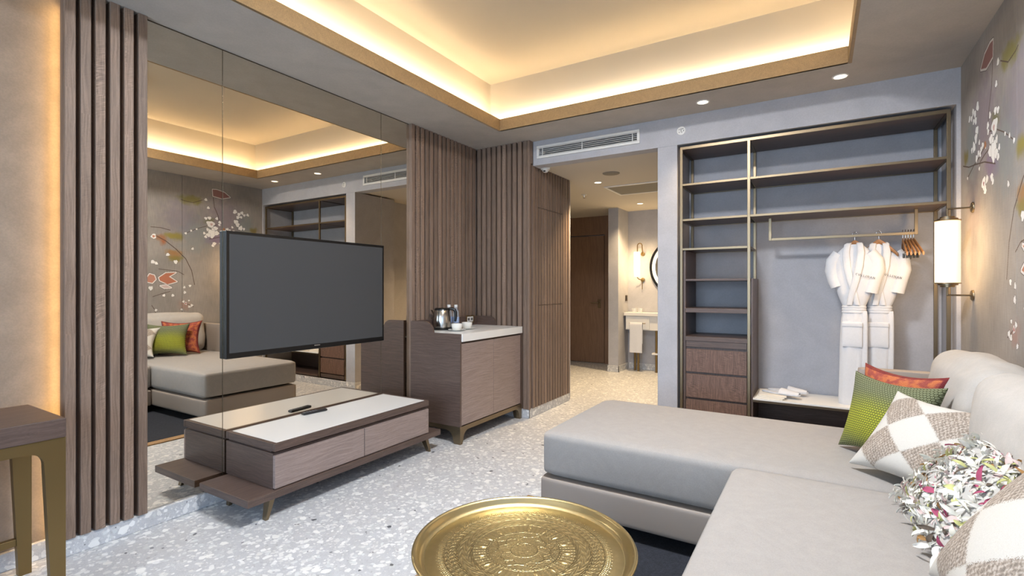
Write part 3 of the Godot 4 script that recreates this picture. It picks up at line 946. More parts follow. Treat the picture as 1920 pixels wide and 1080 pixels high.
func tv_cabinet() -> void:
	var t := thing("television_cabinet", "low brown wooden television cabinet with white top under the television", "cabinet", Vector3(0.0, 0, -2.17))
	var W: Material = M.walnut
	var z0 := -0.602
	var z1 := 0.604
	add("plinth_shelf", bx(Vector3(0.024, 0.108, -0.722), Vector3(0.478, 0.148, 0.756), 0.003, 2), W, t)
	add("body", bx(Vector3(0.008, 0.148, z0), Vector3(0.448, 0.336, z1), 0.002, 2), W, t)
	var lid := MB.new()
	lid.box(Vector3(0.006, 0.346, z0), Vector3(0.03, 0.386, z1), 0.002, 2)
	lid.box(Vector3(0.445, 0.346, z0), Vector3(0.468, 0.386, z1), 0.002, 2)
	lid.box(Vector3(0.03, 0.346, z0), Vector3(0.445, 0.386, z0 + 0.024), 0.002, 0)
	lid.box(Vector3(0.03, 0.346, z1 - 0.024), Vector3(0.445, 0.386, z1), 0.002, 0)
	add("lid_frame", lid, W, t)
	add("top_slab", bx(Vector3(0.03, 0.352, z0 + 0.024), Vector3(0.445, 0.3865, z1 - 0.024), 0.001), M.white_stone, t).set_meta("label", "white inlaid top")
	add("recess", bx(Vector3(0.02, 0.334, z0 + 0.012), Vector3(0.42, 0.348, z1 - 0.012), 0, 2), W, t)
	add("drawer", bx(Vector3(0.446, 0.152, 0.002), Vector3(0.466, 0.325, z1 - 0.002), 0.002, 2), M.walnut_front_lit, t)
	add("drawer", bx(Vector3(0.446, 0.152, z0 + 0.002), Vector3(0.466, 0.325, -0.002), 0.002, 2), M.walnut_front_lit, t)
	for q in [[0.42, 0.60, 0.035], [0.08, 0.60, 0.035], [0.42, -0.60, -0.035], [0.08, -0.60, -0.035]]:
		var b := MB.new()
		var top := Vector3(q[0], 0.11, q[1])
		var bot := Vector3(q[0] + 0.015, 0.0, q[1] + q[2])
		var rows := []
		for e in [[top, 0.026], [bot, 0.014]]:
			var h: float = e[1]
			rows.append(PackedVector3Array([e[0] + Vector3(-h, 0, -h * 0.6), e[0] + Vector3(h, 0, -h * 0.6), e[0] + Vector3(h, 0, h * 0.6), e[0] + Vector3(-h, 0, h * 0.6)]))
		for k in 4:
			var e := (k + 1) % 4
			var nn: Vector3 = (rows[0][k] + rows[0][e] - 2.0 * top).normalized()
			b.quad(rows[0][k], rows[0][e], rows[1][e], rows[1][k], nn)
		b.cap(rows[1], Vector3.DOWN)
		add("leg", b, M.bronze, t)
	# remote control
	var r := thing("remote_control", "slim dark grey remote control lying on the white cabinet top", "remote", Vector3(0.075, 0.387, -2.10), -0.12)
	add("body", bx(Vector3(-0.02, 0, -0.085), Vector3(0.02, 0.014, 0.085), 0.006), M.remote_plastic, r)
	for k in 5:
		for j in 3:
			add("key", bx(Vector3(-0.012 + j * 0.009, 0.0138, 0.065 - k * 0.02), Vector3(-0.006 + j * 0.009, 0.0152, 0.074 - k * 0.02), 0.0006), M.remote_key, r)

func arc(c: Vector2, r: float, a0: float, a1: float, n: int) -> PackedVector2Array:
	var o := PackedVector2Array()
	for k in n + 1:
		var a := deg_to_rad(lerpf(a0, a1, float(k) / n))
		o.append(c + Vector2(cos(a), sin(a)) * r)
	return o

func minibar() -> void:
	# x 0.045..0.545, z -3.05..-3.965
	var t := thing("minibar_cabinet", "brown wooden minibar cabinet with white worktop and bronze feet", "cabinet", Vector3(0.04, 0, -3.965))
	var D := 0.505
	var L := 0.925
	var W: Material = M.walnut
	# near side board with the curved gallery (profile in x, y)
	for q in [[L - 0.018, true], [0.0, false]]:
		var p := PackedVector2Array([Vector2(0, 0.135), Vector2(D, 0.135), Vector2(D, 0.80)])
		p.append(Vector2(D, 0.846) if not q[1] else Vector2(D, 0.846))
		p.append(Vector2(0.238, 0.846))
		p.append_array(arc(Vector2(0.15, 0.846), 0.086, 4, 90, 8))
		p.append(Vector2(0, 0.932))
		var b := MB.new()
		b.extrude(p, Vector3(0, 0, q[0]), Vector3.RIGHT, Vector3.UP, 0.018, false, Vector2(rng.randf(), rng.randf()))
		add("side_board", b, W, t)
	add("gallery_back", bx(Vector3(0, 0.80, 0.018), Vector3(0.016, 0.932, L - 0.018), 0.002, 2), W, t)
	add("carcass", bx(Vector3(0.002, 0.14, 0.018), Vector3(D - 0.022, 0.776, L - 0.018), 0.001, 2), W, t)
	add("worktop", bx(Vector3(0.016, 0.786, 0.002), Vector3(D + 0.012, 0.847, L - 0.017), 0.002), M.white_stone, t).set_meta("label", "thick white worktop")
	add("shadow_rail", bx(Vector3(0.02, 0.772, 0.018), Vector3(D - 0.03, 0.788, L - 0.018), 0, 2), W, t)
	var half := (L - 0.036) / 2
	for k in 2:
		add("door", bx(Vector3(D - 0.021, 0.142, 0.018 + k * half + 0.0015), Vector3(D - 0.001, 0.770, 0.018 + (k + 1) * half - 0.0015), 0.0015, 2), M.walnut_front_lit, t)
	# bronze base frame, arched between the feet
	var long := PackedVector2Array([Vector2(0, 0.135), Vector2(0, 0), Vector2(0.028, 0)])
	long.append_array(arc(Vector2(0.11, 0.03), 0.07, 180, 90, 6))
	var mirrored := PackedVector2Array()
	for k in range(long.size() - 1, -1, -1): mirrored.append(Vector2(L - long[k].x, long[k].y))
	var lp := long.duplicate()
	lp.append_array(mirrored)
	var fr := MB.new()
	fr.extrude(lp, Vector3(D - 0.03, 0, L), Vector3(0, 0, -1), Vector3.UP, 0.03)
	add("front_frame", fr, M.bronze, t)
	var sp := PackedVector2Array([Vector2(0, 0.135), Vector2(0, 0), Vector2(0.028, 0)])
	sp.append_array(arc(Vector2(0.11, 0.03), 0.07, 180, 90, 6))
	var sm := PackedVector2Array()
	for k in range(sp.size() - 1, -1, -1): sm.append(Vector2(D - 0.03 - sp[k].x, sp[k].y))
	var s2 := sp.duplicate()
	s2.append_array(sm)
	for z in [0.0, L - 0.03]:
		var sf := MB.new()
		sf.extrude(s2, Vector3(0, 0, z), Vector3.RIGHT, Vector3.UP, 0.03)
		add("side_frame", sf, M.bronze, t)
	# socket on the gallery
	var s := thing("power_socket", "small brass framed power socket above the white worktop", "socket", Vector3(0.0565, 0.905, -3.83))
	var fb := MB.new()
	fb.box(Vector3(0, -0.036, -0.062), Vector3(0.006, 0.036, -0.05), 0.001)
	fb.box(Vector3(0, -0.036, 0.05), Vector3(0.006, 0.036, 0.062), 0.001)
	fb.box(Vector3(0, 0.026, -0.05), Vector3(0.006, 0.036, 0.05), 0.001)
	fb.box(Vector3(0, -0.036, -0.05), Vector3(0.006, -0.026, 0.05), 0.001)
	add("frame", fb, M.brass_aged, s)
	for z in [-0.025, 0.025]:
		var o := add("outlet", bx(Vector3(0, -0.024, z - 0.022), Vector3(0.004, 0.024, z + 0.022), 0.001), M.white_plastic, s)
		var hb := MB.new()
		hb.lathe([Vector2(0, 0.0045), Vector2(0.014, 0.0045), Vector2(0.014, 0.003)], 14, Vector3(0, 0, 0), Transform3D(Basis(Vector3(0, -1, 0), Vector3(1, 0, 0), Vector3(0, 0, 1)), Vector3(0, 0, z)))
		add("hole", hb, M.grey_plastic, o)
	kettle(Vector3(0.155, 0.847, -3.30))
	for q in [[Vector3(0.10, 0.847, -3.46), "clear water bottle with white cap right behind the kettle"], [Vector3(0.165, 0.847, -3.475), "clear water bottle with white cap beside the kettle handle, nearer the cups"]]:
		var w := thing("water_bottle", q[1], "bottle", q[0], 0.0, "water bottles by the kettle")
		var b := MB.new()
		b.lathe([Vector2(0, 0.0005), Vector2(0.026, 0.0005), Vector2(0.029, 0.006), Vector2(0.029, 0.11), Vector2(0.027, 0.14), Vector2(0.016, 0.168), Vector2(0.0125, 0.178), Vector2(0.0125, 0.186)], 20)
		add("body", b, M.bottle_plastic, w)
		var lb := MB.new()
		lb.lathe([Vector2(0.0296, 0.05), Vector2(0.0296, 0.10)], 20)
		add("print_label", lb, M.bottle_label, w)
		var cb := MB.new()
		cb.lathe([Vector2(0, 0.206), Vector2(0.014, 0.206), Vector2(0.0155, 0.203), Vector2(0.0155, 0.184), Vector2(0.012, 0.184)], 18)
		add("cap", cb, M.white_plastic, w)
	var cups := [[Vector3(0.335, 0.847, -3.27), 2.4, "nearest the worktop edge"], [Vector3(0.305, 0.847, -3.45), 2.0, "farther from the kettle, by the socket"]]
	for q in cups:
		var s1 := MB.new()
		s1.lathe([Vector2(0, 0.004), Vector2(0.03, 0.0), Vector2(0.035, 0.001), Vector2(0.072, 0.011), Vector2(0.073, 0.013), Vector2(0.036, 0.005), Vector2(0, 0.006)], 28)
		tag(add("saucer", s1, M.porcelain, self, q[0]), "white saucer under the coffee cup " + q[2], "saucer", "saucers on the worktop")
		var cp := thing("coffee_cup", "white coffee cup " + q[2], "cup", q[0] + Vector3(0, 0.006, 0), q[1], "coffee cups on the worktop")
		var c1 := MB.new()
		c1.lathe([Vector2(0, 0.002), Vector2(0.026, 0.0), Vector2(0.037, 0.007), Vector2(0.044, 0.03), Vector2(0.046, 0.052), Vector2(0.0435, 0.0525), Vector2(0.041, 0.03), Vector2(0.03, 0.01), Vector2(0, 0.006)], 28)
		add("bowl", c1, M.porcelain, cp)
		var hp := []
		for k in 9:
			var an := lerpf(-1.9, 1.9, k / 8.0)
			hp.append(Vector3(0.047 + 0.018 * cos(an) - 0.006, 0.032 + 0.016 * sin(an), 0))
		var h1 := MB.new()
		h1.tube(hp, 0.0035, 6)
		add("handle", h1, M.porcelain, cp)

func kettle(at: Vector3) -> void:
	var t := thing("electric_kettle", "brushed steel electric kettle with black handle on the minibar", "kettle", at, 0.45)
	var b := MB.new()
	b.lathe([Vector2(0, 0.0), Vector2(0.085, 0.0), Vector2(0.088, 0.004), Vector2(0.088, 0.016), Vector2(0.08, 0.022), Vector2(0, 0.022)], 32)
	add("power_base", b, M.black_plastic, t)
	var s := MB.new()
	s.lathe([Vector2(0, 0.022), Vector2(0.076, 0.022), Vector2(0.077, 0.03), Vector2(0.074, 0.09), Vector2(0.066, 0.165), Vector2(0.064, 0.168)], 36)
	add("body", s, M.steel, t)
	var l := MB.new()
	l.lathe([Vector2(0.066, 0.165), Vector2(0.066, 0.176), Vector2(0.058, 0.183), Vector2(0, 0.186)], 32)
	add("lid", l, M.black_plastic, t)
	var h := MB.new()
	h.tube([Vector3(0.055, 0.176, 0), Vector3(0.085, 0.178, 0), Vector3(0.108, 0.168, 0), Vector3(0.117, 0.145, 0), Vector3(0.117, 0.10, 0), Vector3(0.112, 0.07, 0)], [0.010, 0.0125, 0.013, 0.013, 0.012, 0.010], 10)
	add("handle", h, M.black_plastic, t)
	var sp := MB.new()
	var rows := []
	for k in 5:
		var f := k / 4.0
		var y := 0.115 + 0.052 * f
		var reach := 0.070 + 0.03 * f
		var hw := 0.006 + 0.02 * f
		rows.append(PackedVector3Array([Vector3(-0.055, y, -hw), Vector3(-reach, y, -hw * 0.35), Vector3(-reach, y, hw * 0.35), Vector3(-0.055, y, hw)]))
	sp.grid(rows, false, Vector3(-1, 0, 0))
	add("spout", sp, M.steel, t)

func wardrobe() -> void:
	var zf := BACK - 0.012
	var t := thing("wardrobe_frame", "open bronze framed wardrobe with wooden shelves in the wall niche", "wardrobe", Vector3(0, 0, 0))
	var zr := -4.455
	var s := 0.02
	for q in [[1.945, "b"], [2.429, "b"], [3.556, "b"]]:
		var x: float = q[0]
		add("post", bx(Vector3(x, 0.09, zf - s), Vector3(x + s, 2.31, zf), 0.0015, 1), M.bronze, t)
		add("post", bx(Vector3(x, 0.09, zr - s), Vector3(x + s, 2.31, zr), 0.0015, 1), M.bronze, t)
	add("head_rail", bx(Vector3(1.945, 2.288, zf - s), Vector3(3.576, 2.31, zf + 0.0005), 0.0015, 0), M.bronze, t)
	add("top_board", bx(Vector3(1.95, 2.296, zr), Vector3(3.57, 2.318, zf - s), 0.001, 0), M.walnut, t)
	# framed shelves
	for q in [[1.965, 2.429, 2.019], [2.449, 3.556, 2.019], [1.965, 2.429, 1.742], [2.449, 3.556, 1.742], [1.965, 2.429, 1.512]]:
		var sh := MB.new()
		sh.box(Vector3(q[0], q[2] - 0.016, zf - s), Vector3(q[1], q[2], zf - 0.001), 0.001)
		sh.box(Vector3(q[0], q[2] - 0.016, zr - s), Vector3(q[1], q[2], zr), 0.001)
		for x in [q[0] - 0.016, q[1]]:
			sh.box(Vector3(x, q[2] - 0.016, zr), Vector3(x + 0.016, q[2], zf - s), 0.001)
		var o := add("shelf_frame", sh, M.bronze, t)
		add("shelf_board", bx(Vector3(q[0], q[2] - 0.013, zr), Vector3(q[1], q[2] - 0.001, zf - s), 0.001, 0), M.walnut, o)
	# head side rails
	for x in [1.945, 2.429, 3.556]:
		add("side_rail", bx(Vector3(x, 2.29, zr), Vector3(x + s, 2.308, zf - s), 0.001, 2), M.bronze_dark, t)
	# lower wooden shelves of the narrow bay
	for q in [[1.271, 0.016], [1.043, 0.034], [0.822, 0.034]]:
		add("wooden_shelf", bx(Vector3(1.985, q[0] - q[1], zr), Vector3(2.429, q[0], zf - 0.006), 0.0015, 0), M.walnut, t)
	add("side_board", bx(Vector3(1.967, 0.09, zr), Vector3(1.985, 1.511 - 0.016, zf - s), 0.001, 1), M.walnut, t)
	add("side_board", bx(Vector3(2.451, 0.09, zr), Vector3(2.466, 1.271, zf - s), 0.001, 1), M.walnut, t)
	# hanging rail
	var rl := MB.new()
	for x in [2.556, 3.424]:
		rl.box(Vector3(x, 1.558, -4.26), Vector3(x + 0.018, 1.728, -4.242), 0.001)
	rl.box(Vector3(2.574, 1.558, -4.26), Vector3(3.424, 1.576, -4.242), 0.001)
	add("clothes_rail", rl, M.bronze, t)
	# drawers
	var d := thing("drawer_unit", "brown figured wood drawer unit below the narrow wardrobe shelves", "drawers", Vector3(1.985, 0.09, 0))
	add("carcass", bx(Vector3(0.001, 0, zr), Vector3(0.442, 0.695, zf - 0.03), 0.001, 1), M.walnut, d)
	add("top_rail", bx(Vector3(0.004, 0.652, zf - 0.03), Vector3(0.440, 0.698, zf - 0.012), 0.001, 0), M.walnut, d)
	for q in [[0.457, 0.633], [0.257, 0.440], [0.058, 0.240]]:
		add("drawer", bx(Vector3(0.004, q[0], zf - 0.03), Vector3(0.440, q[1], zf - 0.01), 0.0015, 1), M.walnut_figured, d)
	add("plinth", bx(Vector3(0.004, 0, zf - 0.03), Vector3(0.440, 0.045, zf - 0.012), 0.001, 0), M.walnut, d)
	# bench
	var b := thing("luggage_bench", "low white topped bench in the wardrobe under the robes", "bench", Vector3(2.466, 0, 0))
	add("top_slab", bx(Vector3(0, 0.378, zr), Vector3(1.088, 0.390, zf - 0.004), 0.001), M.white_stone, b)
	add("edge_frame", bx(Vector3(0, 0.362, zr), Vector3(1.088, 0.378, zf), 0.001), M.bronze_dark, b)
	add("back_board", bx(Vector3(0, 0.11, zr - 0.01), Vector3(1.088, 0.362, zr + 0.01), 0.001), M.walnut, b)
	add("bottom_board", bx(Vector3(0, 0.09, zr), Vector3(1.088, 0.112, zf), 0.001), M.walnut, b)
	# paper bags and slippers
	for k in 3:
		var o := add("paper_bag", bx(Vector3(-0.09, 0, -0.13), Vector3(0.09, 0.008, 0.13), 0.002), M.paper, self, Vector3(2.575 + 0.004 * k, 0.390 + 0.0085 * k, -4.20 - 0.01 * k), Basis(Vector3.UP, 0.06 * k - 0.05))
		tag(o, ["bottom white folded paper bag of the pile on the bench", "middle white folded paper bag of the pile on the bench", "top white folded paper bag under the slippers on the bench"][k], "paper bag", "paper bags on the bench")
	var k := 0
	for q in [[Vector3(2.64, 0.418, -4.20), 1.25], [Vector3(2.68, 0.418, -4.31), 1.45]]:
		slipper(q[0], q[1], ["white closed slipper at the front edge of the bench pile", "white closed slipper behind the other on the bench pile"][k])
		k += 1

func slipper(at: Vector3, turn: float, label: String) -> void:
	var t := thing("slipper", label, "slipper", at, turn, "slippers on the bench")
	var rows := []
	for side in [0.0, 0.008]:
		var r := PackedVector3Array()
		for k in 24:
			var a := TAU * k / 24
			var w := 0.045 + 0.008 * cos(a)
			r.append(Vector3(w * sin(a), side, 0.135 * cos(a)))
		rows.append(r)
	var b := MB.new()
	b.grid(rows, true)
	b.cap(rows[1], Vector3.UP)
	b.cap(rows[0], Vector3.DOWN)
	add("sole", b, M.terry, t)
	var u := []
	for k in 7:
		var f := k / 6.0
		var z := 0.128 - 0.125 * f
		var w := 0.05 * sqrt(clampf(1.0 - pow((z / 0.135), 2.0), 0.02, 1.0)) + 0.002
		var hh := 0.012 + 0.022 * f
		var r := PackedVector3Array()
		for j in 11:
			var a := PI * j / 10.0
			r.append(Vector3(w * cos(a), 0.008 + hh * sin(a), z))
		u.append(r)
	var m := MB.new()
	m.grid(u, false, Vector3.UP)
	add("vamp", m, M.terry, t)

# superellipse ring
func ring(y: float, cx: float, cz: float, hw: float, hd: float, n: int, fold: float, ph: float) -> PackedVector3Array:
	var r := PackedVector3Array()
	for k in n:
		var a := TAU * k / n
		var c := cos(a)
		var s := sin(a)
		var f := 1.0 + fold * (sin(a * 7.0 + ph) * 0.6 + sin(a * 11.0 - ph * 1.7) * 0.4)
		r.append(Vector3(cx + hw * signf(c) * pow(absf(c), 0.75), y, cz + hd * signf(s) * pow(absf(s), 0.85) * f))
	return r

func smooth_rings(keys: Array, steps: int, fold: float, n := 40) -> Array:
	# keys: [y, cx, cz, hw, hd]
	var out := []
	for k in keys.size() - 1:
		for j in steps:
			var f := smoothstep(0.0, 1.0, float(j) / steps) * 0.5 + 0.5 * j / steps
			var a: Array = keys[k]
			var b: Array = keys[k + 1]
			var v := []
			for e in 5: v.append(lerpf(a[e], b[e], f))
			out.append(ring(v[0], v[1], v[2], v[3], v[4], n, fold, v[0] * 6.0))
	var l: Array = keys[keys.size() - 1]
	out.append(ring(l[0], l[1], l[2], l[3], l[4], n, fold, l[0] * 6.0))
	return out

func robe(at: Vector3, turn: float, label: String) -> void:
	var t := thing("bathrobe", label, "bathrobe", at, turn, "bathrobes on the rail")
	# body: shoulders to waist
	var up := MB.new()
	var rows := smooth_rings([[0.0, 0, -0.01, 0.045, 0.022], [-0.03, 0, -0.005, 0.075, 0.03], [-0.09, 0, 0, 0.128, 0.04], [-0.15, 0, 0, 0.138, 0.046], [-0.25, 0, 0.0, 0.122, 0.052], [-0.35, 0, 0.0, 0.095, 0.05], [-0.425, 0, 0, 0.068, 0.042]], 5, 0.05)
	up.grid(rows, true)
	up.cap(rows[0], Vector3.UP)
	add("body", up, M.terry, t)
	var lo := MB.new()
	rows = smooth_rings([[-0.47, 0, 0, 0.066, 0.042], [-0.52, -0.002, 0, 0.073, 0.048], [-0.62, -0.004, 0, 0.077, 0.05], [-0.80, -0.008, 0, 0.077, 0.05], [-0.95, -0.014, 0, 0.074, 0.05], [-1.10, -0.02, 0, 0.072, 0.052], [-1.118, -0.02, 0, 0.068, 0.048]], 5, 0.07)
	lo.grid(rows, true)
	lo.cap(rows[rows.size() - 1], Vector3.DOWN)
	add("skirt", lo, M.terry, t)
	# sleeves: short folded tubes from the shoulder
	for s in [-1.0, 1.0]:
		var sr := []
		var path := [[Vector3(0.085 * s, -0.065, -0.004), 0.045], [Vector3(0.122 * s, -0.115, 0.0), 0.046], [Vector3(0.128 * s, -0.18, 0.004), 0.046], [Vector3(0.112 * s, -0.25, 0.012), 0.043], [Vector3(0.095 * s, -0.315 - 0.02 * s, 0.02), 0.04]]
		for k in path.size():
			var c: Vector3 = path[k][0]
			var d: Vector3 = (path[mini(k + 1, 4)][0] - path[maxi(k - 1, 0)][0]).normalized()
			var e1 := d.cross(Vector3(0, 0, 1)).normalized()
			var r := PackedVector3Array()
			for j in 18:
				var a := TAU * j / 18
				r.append(c + (e1 * cos(a) + Vector3(0, 0, 0.85) * sin(a) * (1.0 + 0.08 * sin(3.0 * a + k))) * path[k][1])
			sr.append(r)
		var sm := MB.new()
		sm.grid(sr, true)
		sm.cap(sr[0], Vector3.UP)
		sm.cap(sr[4], Vector3.DOWN)
		add("sleeve", sm, M.terry, t)
	# shawl collar: two rolled bands crossing at the waist
	for s in [-1.0, 1.0]:
		var cr := []
		var over := 0.006 if s > 0.0 else 0.0
		var pts := [Vector3(0.028 * s, 0.012, -0.012), Vector3(0.036 * s, 0.0, 0.022 + over), Vector3(0.043 * s, -0.06, 0.040 + over), Vector3(0.036 * s, -0.15, 0.050 + over), Vector3(0.016 * s, -0.25, 0.056 + over), Vector3(-0.006 * s, -0.34, 0.054 + over), Vector3(-0.022 * s, -0.42, 0.046 + over)]
		for k in pts.size():
			var r := PackedVector3Array()
			var hw := 0.016 + 0.006 * sin(k * 0.5)
			for j in 12:
				var a := TAU * j / 12
				r.append(pts[k] + Vector3(cos(a) * hw, 0, sin(a) * 0.007))
			cr.append(r)
		var cm := MB.new()
		cm.grid(cr, true)
		cm.cap(cr[0], Vector3.UP)
		add("collar", cm, M.terry, t)
	# belt with wrapped folds and a hanging end
	for k in 3:
		var br := []
		var y := -0.425 - k * 0.017
		for f in [[0.0, 0.066], [-0.003, 0.071], [-0.015, 0.072], [-0.018, 0.067]]:
			br.append(ring(y + f[0], 0, 0, f[1], f[1] * 0.62 + 0.004, 32, 0.03, k))
		var bm := MB.new()
		bm.grid(br, true)
		bm.cap(br[0], Vector3.UP)
		bm.cap(br[3], Vector3.DOWN)
		add("belt", bm, M.terry, t)
	var be := MB.new()
	be.soft(Vector3(0.062, -0.66, 0.03), Vector3(0.034, 0.40, 0.016), 0.007, Vector3(0.002, 0, 0.003), 8)
	add("belt_end", be, M.terry, t)
	# patch pocket with its turned hem
	var pk := MB.new()
	pk.soft(Vector3(-0.006, -0.625, 0.048), Vector3(0.118, 0.17, 0.014), 0.006, Vector3(0.0, 0.0, 0.006), 10)
	var po := add("pocket", pk, M.terry, t)
	var ph := MB.new()
	ph.soft(Vector3(-0.006, -0.555, 0.053), Vector3(0.121, 0.035, 0.014), 0.006, Vector3(0, 0, 0.004), 8)
	add("hem", ph, M.terry, po)
	# embroidered name
	var tm := TextMesh.new()
	tm.text = "CULLINAN"
	var fv := FontVariation.new()
	var sf := SystemFont.new()
	sf.font_names = PackedStringArray(["Droid Sans"])
	fv.base_font = sf
	fv.spacing_glyph = 4
	tm.font = fv
	tm.font_size = 24
	tm.pixel_size = 0.0008
	tm.depth = 0.002
	var tb := Basis(Vector3.UP, 0.08) * Basis(Vector3(0, 0, 1), -0.28)
	add("lettering", tm, M.print_black, t, Vector3(0.070, -0.222, 0.0625), tb)

func hanger(at: Vector3, turn: float, label: String, bar: bool, half := 0.20) -> void:
	var t := thing("clothes_hanger", label, "hanger", at, turn, "wooden hangers on the rail")
	var rows := []
	for k in 17:
		var f := -1.0 + 2.0 * k / 16.0
		var y := -0.055 - 0.10 * pow(absf(f), 1.25)
		var hh := 0.017 - 0.004 * absf(f)
		var hd := 0.0042 + 0.0012 * absf(f)
		var z := 0.012 * f * f
		var r := PackedVector3Array()
		for j in 10:
			var a := TAU * j / 10
			r.append(Vector3(half * f, y + hh * sin(a), z + hd * cos(a)))
		rows.append(r)
	var b := MB.new()
	b.grid(rows, true)
	b.cap(rows[0], Vector3.LEFT)
	b.cap(rows[16], Vector3.RIGHT)
	add("shoulder_bar", b, M.hanger_wood, t)
	var h := MB.new()
	var pts := [Vector3(0, -0.045, 0), Vector3(0, -0.015, 0)]
	for k in 9:
		var a := lerpf(-0.5 * PI, PI, k / 8.0)
		pts.append(Vector3(0.0, 0.0, 0.0) + Vector3(0.0155 * cos(a), 0.0155 * sin(a) + 0.0005, 0))
	pts[2] = Vector3(0.0, -0.016, 0)
	h.tube(pts, 0.0022, 6)
	add("hook", h, M.chrome, t)
	if bar:
		var r := MB.new()
		r.tube([Vector3(-0.165, -0.125, 0.008), Vector3(-0.16, -0.155, 0), Vector3(0.16, -0.155, 0), Vector3(0.165, -0.125, 0.008)], 0.003, 6)
		add("trouser_bar", r, M.chrome, t)
		for x in [-0.11, 0.11]:
			add("clip", bx(Vector3(x - 0.012, -0.18, -0.006), Vector3(x + 0.012, -0.15, 0.006), 0.002), M.black_plastic, t)

func robes() -> void:
	# rail: y 1.576 top, z -4.251
	hanger(Vector3(3.095, 1.5765, -4.251), -0.42, "wooden hanger inside the left bathrobe", false, 0.115)
	hanger(Vector3(3.232, 1.5765, -4.251), -0.42, "wooden hanger inside the right bathrobe", false, 0.115)
	robe(Vector3(3.088, 1.503, -4.20), -0.15, "left white bathrobe with belt and black lettering, overlapping the other")
	robe(Vector3(3.236, 1.503, -4.262), -0.12, "right white bathrobe with belt and black lettering, nearest the bare hangers")
	var names := ["bare wooden hanger first beside the right bathrobe", "bare wooden hanger second from the right bathrobe", "bare wooden hanger in the middle of the five", "bare wooden hanger second from the rail end", "bare wooden hanger last at the rail end"]
	for k in 5:
		hanger(Vector3(3.362 + k * 0.0145, 1.5765, -4.251), PI / 2 - 0.06 + 0.03 * k, names[k], true)

func soft_part(called: String, lo: Vector3, hi: Vector3, r: float, bulge: Vector3, m: Material, parent: Node, seg := 16) -> MeshInstance3D:
	var b := MB.new()
	b.soft((lo + hi) * 0.5, hi - lo, r, bulge, seg)
	return add(called, b, m, parent)

func sofa() -> void:
	# rug
	var rg := thing("rug", "dark navy rug with tan border under sofa and brass table", "rug", Vector3(0, 0, 0))
	add("pile", bx(Vector3(1.53, 0.0, -2.42), Vector3(3.5, 0.010, 1.0), 0.003), M.rug_navy, rg)
	var bd := MB.new()
	bd.box(Vector3(1.45, 0.0, -2.50), Vector3(1.53, 0.009, 1.08), 0.002)
	bd.box(Vector3(1.53, 0.0, -2.50), Vector3(3.5, 0.009, -2.42), 0.002)
	bd.box(Vector3(1.53, 0.0, 1.0), Vector3(3.5, 0.009, 1.08), 0.002)
	add("border", bd, M.rug_border, rg)
	var a := thing("chaise", "wide beige upholstered chaise end of the corner sofa", "sofa", Vector3(0, 0, 0))
	soft_part("base", Vector3(1.645, 0.068, -3.18), Vector3(3.595, 0.228, -2.28), 0.02, Vector3(0.004, 0, 0.004), M.leatherette, a)
	soft_part("mattress", Vector3(1.655, 0.234, -3.19), Vector3(3.595, 0.460, -2.282), 0.035, Vector3(0.008, 0.004, 0.008), M.fabric, a, 22)
	soft_part("arm_panel", Vector3(3.055, 0.068, -3.28), Vector3(3.60, 0.775, -3.195), 0.012, Vector3(0, 0, 0.004), M.leatherette, a)
	add("care_tag", bx(Vector3(3.045, 0.62, -3.21), Vector3(3.056, 0.70, -3.198), 0.001), M.black_plastic, a)
	for q in [[1.72, -3.10], [1.72, -2.36], [3.52, -3.10], [3.52, -2.36]]:
		add("foot", bx(Vector3(q[0] - 0.03, 0.0095 if q[1] > -2.5 else 0.0, q[1] - 0.03), Vector3(q[0] + 0.03, 0.07, q[1] + 0.03), 0.003), M.dark_wood, a)
	var s := thing("sofa", "beige upholstered seat of the corner sofa nearest the brass table", "sofa", Vector3(0, 0, 0))
	soft_part("base", Vector3(2.565, 0.068, -2.27), Vector3(3.595, 0.228, -0.55), 0.02, Vector3(0.004, 0, 0.004), M.leatherette, s)
	soft_part("mattress", Vector3(2.57, 0.234, -2.272), Vector3(3.595, 0.462, -0.54), 0.035, Vector3(0.008, 0.004, 0.006), M.fabric_light, s, 22)
	# piping along the front and end of the seat
	var pp := MB.new()
	pp.tube([Vector3(2.577, 0.4455, -0.60), Vector3(2.577, 0.4455, -2.22)], 0.0025, 6)
	add("piping", pp, M.fabric, s)
	for q in [[2.64, -2.18], [2.64, -0.64], [3.52, -2.18], [3.52, -0.64]]:
		add("foot", bx(Vector3(q[0] - 0.03, 0.0095, q[1] - 0.03), Vector3(q[0] + 0.03, 0.07, q[1] + 0.03), 0.003), M.dark_wood, s)
	var ln := ["pale beige back cushion in the corner under the wall lamp", "pale beige back cushion behind the flower pillow", "pale beige back cushion nearest the window"]
	var nz := noise(55, 0.05, 2)
	for k in 3:
		var z := -2.79 + k * 0.765
		var b := MB.new()
		b.soft(Vector3.ZERO, Vector3(0.20, 0.44, 0.755), 0.07, Vector3(0.05, 0.02, 0.0), 22, 0.012, nz)
		var o := add("back_cushion", b, M.cushion_linen, self, Vector3(3.445, 0.676, z), Basis(Vector3(0, 0, 1), -0.13))
		tag(o, ln[k], "cushion", "back cushions on the sofa")

